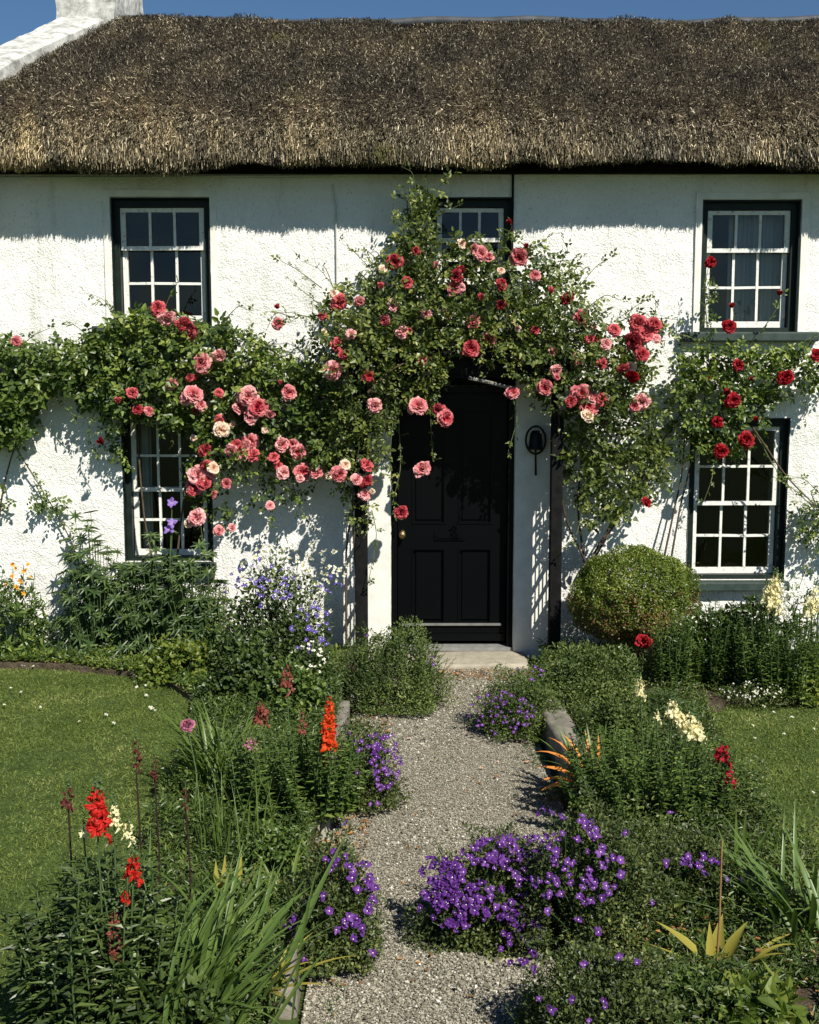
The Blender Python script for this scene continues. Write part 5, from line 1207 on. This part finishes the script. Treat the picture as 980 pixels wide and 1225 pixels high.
# big purple mound in the foreground
campanula('dense purple campanula mound spilling on to the gravel in the right foreground', 585, 1138, 185, 1010, 11000,
  jitter_px(572, 1060, 70, 38, 60, 31)+jitter_px(590, 1018, 44, 14, 34, 32)+jitter_px(545, 1085, 42, 30, 50, 33)+jitter_px(622, 1115, 26, 45, 34, 34)+jitter_px(530, 1045, 26, 24, 30, 35), seed=17, group=RG, z=.0, sc_=1.2, depth=.6)
campanula('purple campanula mound standing behind the densest one on the right', 612, 1085, 120, 1000, 6000, jitter_px(615, 1002, 26, 10, 16, 36)+jitter_px(590, 1030, 44, 18, 44, 37)+jitter_px(640, 1040, 34, 36, 60, 38)+[(650, 970), (660, 975), (673, 978)], seed=18, group=RG, z=.03, sc_=1.2, depth=.6)
campanula('loose trailing campanula with scattered purple stars right of the dense mounds', 712, 1130, 190, 955, 14000,
  [(650, 968), (645, 975), (673, 978), (700, 988), (708, 983), (749, 996), (679, 1032), (734, 1027), (658, 1048), (683, 1056), (712, 1055), (704, 1048), (672, 1070), (655, 1090), (716, 1115), (742, 1143), (780, 1080), (700, 1078), (692, 1100), (640, 1060), (665, 1020), (690, 1005), (725, 1060), (762, 1150)]+jitter_px(705, 1055, 12, 10, 9, 39)+jitter_px(690, 1030, 60, 55, 46, 139), seed=19, group=RG, sc_=1.15)
campanula('low campanula on the ground at the bottom right of the path', 715, 1285, 235, 1135, 13000,
  [(645, 1195), (686, 1197), (722, 1198), (660, 1208), (740, 1146), (762, 1152), (700, 1155), (640, 1160), (610, 1130), (724, 1205), (705, 1222)], seed=20, group=RG, z=.02, sc_=1.05)
campanula('campanula with a row of purple stars below the yellow snapdragons', 815, 1090, 150, 985, 8000,
  jitter_px(836, 1030, 24, 8, 14, 40)+[(842, 1044), (797, 1033), (820, 1028), (846, 1048), (870, 1052), (888, 1053), (921, 1061), (802, 972), (780, 1035)], seed=21, group=RG, sc_=1.1)
b6 = gnd(857, 1165, BZ); tl = thing('tulip', 'tulip with broad yellow green leaves and a bare stalk in the right foreground', 'tulip', tuple(b6), RG)
straps(tl, [((b6[0]+dx, b6[1]+.0, BZ), az, L_, w_, ln, bd) for dx, az, L_, w_, ln, bd in ((0, 2.7, .26, .045, .85, .5), (.0, 1.2, .2, .05, .3, .2), (.02, .6, .2, .05, .5, .4), (-.02, 1.8, .18, .03, .1, .1), (.08, .5, .3, .018, 1.0, .9), (-.01, 3.0, .3, .014, 1.1, .2), (.06, -.3, .2, .03, .8, .6), (.1, 0, .22, .02, .6, 1.5))], M_YELLOWLEAF)
mb = MB(); mb.tube([b6, at(861, 1100, b6[1]), at(864, 1005, b6[1]+.02)], .005, .003, 5); part('stalk', mb, plain('dry_stalk', (.22, .13, .05), .7, var=.2), tl, True)
b7 = gnd(965, 1120, BZ); ir3 = thing('iris', 'dark clump of arching iris leaves at the right edge', 'iris', tuple(b7), RG)
straps(ir3, [((b7[0]+random.gauss(0, .07), b7[1]+random.gauss(0, .07), BZ), random.gauss(2.6, 1.1), random.uniform(.3, .5), random.uniform(.014, .024), random.uniform(.3, 1.0), random.uniform(.3, .9)) for i in range(52)], M_STRAPBLUE)
b8 = gnd(880, 1052, BZ); ir4 = thing('iris', 'few upright pale iris leaves beside the crimson snapdragon', 'iris', tuple(b8), RG)
straps(ir4, [((b8[0]+dx, b8[1], BZ), az, L_, .018, ln, bd) for dx, az, L_, ln, bd in ((0, 1.5, .3, .05, .1), (.03, 1.2, .3, .05, .15), (.05, .4, .3, .4, .4), (.08, .3, .3, .6, .5), (-.02, 2, .22, .3, .3), (.1, .2, .32, .8, .4))], M_STRAP)
# right border in front of the wall
p5 = nm('snapdragon', 'tall leafy snapdragon thicket with white flowers under the right window', 'snapdragon', 845, 822, 100, 720, 600, T_LANCE, .04, .011, M_SNAP, seed=22, group=BG)
root, c, rx, ry, h = p5; snap_clump(root, (c[0], c[1], BZ), rx, ry, h*1.05, 60, M_SNAP, .045, .012, 28, lean=.1, name='leafy_stem')
seed_blossoms(root, c, rx, ry, h, jitter_px(825, 735, 22, 14, 12, 50)+[(845, 790), (880, 760)], WHITEB, 1.2)
p6 = nm('snapdragon', 'white snapdragon with dense white spikes in front of the wall at the right', 'snapdragon', 938, 838, 120, 705, 900, T_LANCE, .045, .013, M_SNAP, seed=23, group=BG)
root, c, rx, ry, h = p6; snap_clump(root, (c[0], c[1], BZ), rx, ry, h*1.0, 55, M_SNAP, .05, .013, 28, lean=.1, name='leafy_stem')
for (px, a_, b_, wd) in ((928, 688, 735, 22), (935, 696, 742, 20), (918, 700, 722, 18), (968, 712, 738, 20), (976, 700, 735, 16), (949, 765, 778, 16)): spike(root, px, a_, b_, c[1]-.05, wd, M_WHITE if px % 2 else M_YELLOW, (c[0], c[1], BZ), dens=.8)
p7 = nm('snapdragon', 'narrow leafy snapdragon beside the box bush, without flowers', 'snapdragon', 808, 826, 55, 730, 300, T_LANCE, .04, .011, M_SNAP, seed=24, group=BG)
root, c, rx, ry, h = p7; snap_clump(root, (c[0], c[1], BZ), rx, ry, h, 30, M_SNAP, .042, .012, 28, lean=.1, name='leafy_stem')
p8 = nm('alyssum', 'low cushion of tiny pale lilac flowers at the edge of the right border', 'alyssum', 905, 842, 100, 812, 2600, T_SIMPLE, .014, .008, M_CAMP, seed=25, group=BG)
root, c, rx, ry, h = p8; seed_blossoms(root, c, rx, ry, h, jitter_px(900, 826, 40, 12, 75, 51), WHITEB, .65)
p9 = nm('leafy_shrub', 'dark leafy plant filling the right border under the window sill', 'plant', 890, 815, 190, 722, 4500, T_OVATE, .045, .03, M_SNAPDARK, depth=.25, seed=26, group=BG)
p10 = nm('low_plant', 'yellow green plant with orange stalks at the right edge', 'plant', 968, 838, 60, 780, 800, T_OVATE, .034, .022, M_BRIGHT, seed=27, group=BG)
# low red rose
rr_ = thing('rose_bush', 'low rose bush with a single red flower beside the box bush', 'rose bush', tuple(gnd(768, 815, BZ)), None)
b = np.array(rr_.location); st = MB(); lv = MB()
for e in ((770, 768), (748, 775), (792, 765), (785, 790), (742, 795)):
    q = at(e[0], e[1], b[1]-.03); st.tube([b, (b+q)/2+np.array([0, 0, .03]), q], .004, .003, 4)
    Q = b+(q-b)*rng.uniform(.4, 1.05, (7, 1)); compound(lv, Q, rnd(7)+np.array([0, -.3, .3]), np.array([.1, -.5, .9])+rnd(7)*.3, .026, 0, 5)
part('foliage', lv, M_ROSELEAF, rr_); part('cane', st, M_CANEG, rr_); place('flower', ROSES['red'][0], rr_, at(770, 768, b[1]-.06), (0, -.6, .8), 1.1)
wbl = [(790, 765), (742, 775), (785, 772)]
for px, py in wbl: place('blossom', WHITEB[0], rr_, at(px, py, b[1]-.04), facing(.4), 1.2)

q1 = nm('low_plant', 'broad leaved weed in the bottom right corner', 'plant', 905, 1250, 110, 1165, 260, T_OVATE, .06, .042, M_BRIGHT, seed=31, group=RG)
q2 = nm('low_plant', 'light green weed at the foot of the yellow green tulip', 'plant', 820, 1230, 120, 1165, 900, T_OVATE, .026, .018, M_SNAP, seed=32, group=RG)
q3 = nm('low_plant', 'small leaved weed between the campanula and the day lily on the left', 'plant', 330, 1060, 90, 985, 1500, T_OVATE, .022, .016, M_SNAP, seed=33, group=CG)
q4 = nm('low_plant', 'dark leafy weed in front of the sword shaped iris leaves', 'plant', 215, 1275, 130, 1165, 900, T_OVATE, .032, .022, M_SNAPDARK, seed=34, group=CG)
# ---- ground cover that fills the beds
def cover(name, label, poly, n, mats, L, hmax, seed, T=T_OVATE):
    x, y = rand_in(poly, n); P = np.stack([x, y, np.zeros(n)], 1); nz = vnoise(P, 4, seed); n2 = vnoise(P, 13, seed+1)
    k = (nz*.6+n2*.4) > .28; P = P[k]; nz = nz[k]; n2 = n2[k]; n = len(P)
    P[:, 2] = BZ+.01+rng.random(n)**1.5*hmax*np.clip((nz-.2)*1.7, .15, 1)*(.5+n2)
    mb = MB(); A = unit(rnd(n)*np.array([1, 1, .5])+np.array([0, -.1, .25])); N = unit(rnd(n)*.45+np.array([0, -.1, 1]))
    L_ = L*rng.uniform(.5, 1.4, n); k2 = rng.random(n) < .5
    scatter(mb, T, P[k2], A[k2], N[k2], L_[k2], L_[k2]*rng.uniform(.45, .8, k2.sum()), 0)
    scatter(mb, T_LANCE, P[~k2], A[~k2]+np.array([0, 0, .5]), N[~k2], L_[~k2]*1.5, L_[~k2]*.35, 1)
    o = new_obj(name, mb.mesh(name), mats); tag(o, label, 'ground cover', kind='stuff'); return o
fl = [(-1.13, 2.6), (-.42, 2.6), (-.44, 7.2), (-1.40, 7.05), (-1.28, 6.2), (-1.2, 5), (-1.12, 3.6)]
fr_ = [(.98, 7.1), (.96, 5.45), (.78, 5.35), (.77, 2.6), (1.66, 2.6), (1.66, 3.8), (1.72, 4.7), (1.72, 5.6), (1.85, 6.6), (1.9, 6.9), (.9, 7.3)]
cover('ground_cover', 'small weeds and low leaves covering the bed left of the path', fl, 60000, [M_SNAPDARK, M_SNAP], .02, .15, 81)
cover('ground_cover', 'small weeds and low leaves covering the bed right of the path', fr_, 70000, [M_CAMP, M_SNAP], .02, .15, 83)
cover('ground_cover', 'low weeds at the foot of the left border', [(-4.5, 8.4), (-4.5, 7.98), (-2.6, 7.88), (-1.75, 7.5), (-1.42, 7.0), (-.45, 7.1), (-.42, 8.3)], 16000, [M_BRIGHT, M_SNAP], .026, .07, 85)
cover('ground_cover', 'low weeds at the foot of the right border', [(1.0, 8.4), (.95, 7.4), (2.0, 6.9), (3, 6.95), (5, 7.05), (5, 8.4)], 16000, [M_CAMP, M_SNAP], .024, .08, 87)
cover('ground_cover', 'low leaves along the back edge of the left lawn', [(-4.5, 8.0), (-2.5, 7.88), (-1.7, 7.5), (-1.35, 7.0), (-1.2, 7.0), (-1.5, 7.75), (-2.5, 8.15), (-4.5, 8.25)], 9000, [M_BRIGHT, M_SNAP], .028, .08, 89)
xs = np.concatenate([rng.normal(-.33, .05, 900), rng.normal(.74, .05, 900)]); ys = rng.uniform(3, 8, 1800); kk = vnoise(np.stack([xs, ys, 0*xs], 1), 5, 7) > .5
xs, ys = xs[kk], ys[kk]; nw = len(xs); mb = MB(); P = np.stack([xs, ys, np.full(nw, .006)], 1)
for _ in range(4): scatter(mb, T_OVATE, P+rnd(nw)*np.array([.012, .012, 0])+np.array([0, 0, .004]), rnd(nw)*np.array([1, 1, .2])+np.array([0, 0, .5]), rnd(nw)*.4+np.array([0, 0, 1]), rng.uniform(.008, .02, nw), rng.uniform(.005, .01, nw))
o = new_obj('path_weeds', mb.mesh('path_weeds'), M_SNAP); tag(o, 'tiny weeds growing in the gravel along both edges of the path', 'weeds', kind='stuff')
def litter(poly, n, z, label):
    x, y = rand_in(poly, n); P = np.stack([x, y, np.full(n, z)+rng.random(n)*.015], 1); mb = MB()
    L_ = rng.uniform(.012, .032, n); scatter(mb, T_OVATE, P, rnd(n)*np.array([1, 1, .25]), np.array([0, 0, 1])+rnd(n)*.35, L_, L_*rng.uniform(.25, .7, n))
    o = new_obj('fallen_leaves', mb.mesh('fallen_leaves'), M_DEAD); tag(o, label, 'fallen leaves', kind='stuff')
litter([(-.3, 7.7), (.9, 7.7), (.95, 7.98), (-.28, 7.98)], 420, .012, 'dry brown leaves along the foot of the door step')
litter([(-.36, 3.0), (.76, 3.0), (.76, 7.8), (-.36, 7.8)], 130, .008, 'scattered dry leaf bits over the gravel path')
litter([(-.45, 5.6), (-.15, 5.6), (-.1, 7.3), (-.42, 7.3)], 240, .012, 'dry leaves on the gravel along the left edging stones')
litter([(-.46, 4.3), (-.15, 4.3), (-.2, 5.2), (-.46, 5.2)], 220, .012, 'dry leaves between the two left campanula mounds')
litter([(1.05, 7.15), (1.5, 7.15), (1.55, 7.7), (1.05, 7.8)], 260, .10, 'dry leaves on the soil under the box bush')
litter([(-2.8, 7.9), (-1.5, 7.7), (-1.6, 8.2), (-2.9, 8.3)], 160, .10, 'dry leaves on the soil of the left border')
litter([(.55, 3.0), (1.6, 3.0), (1.6, 4.5), (.8, 4.5)], 260, .14, 'dry leaves among the weeds in the right foreground')

# daisies in the lawns
dz = [(38, 790), (28, 796), (93, 787), (88, 785), (100, 793), (40, 797), (120, 800), (162, 816), (164, 822), (13, 823), (25, 828), (5, 843), (48, 846), (136, 865), (95, 863), (175, 820), (200, 803), (182, 848), (186, 850), (180, 846), (127, 855), (175, 832)]
dzr = [(901, 868), (914, 845), (926, 852), (948, 858), (974, 872), (903, 883), (952, 835), (965, 840), (938, 878), (973, 948)]
for lst, side in ((dz, 'left'), (dzr, 'right')):
    for px, py in lst:
        p = gnd(px, py, LZ+.03); o = place('daisy', random.choice(DAISY), None, p, (random.gauss(0, .3), -.3, 1), random.uniform(.65, 1.15))
        tag(o, 'tiny white daisy in the grass of the %s lawn' % side, 'daisy', 'daisies in the %s lawn' % side)
# fallen petals on the gravel
pm = MB(); petal(pm, .022, .02, 0, 1.4, 0, .3, .1); pme = pm.mesh('fallen_petal', True); pme.materials.append(M_PALE)
for px, py, s_ in ((488, 884, 1.1), (578, 919, .9), (628, 912, 1.3), (596, 912, .7), (568, 1015, .8)):
    o = place('fallen_petal', pme, None, gnd(px, py, .014), (random.gauss(0, .3), 0, 1), s_); tag(o, 'pale rose petal lying on the gravel path', 'petal', 'petals on the gravel')
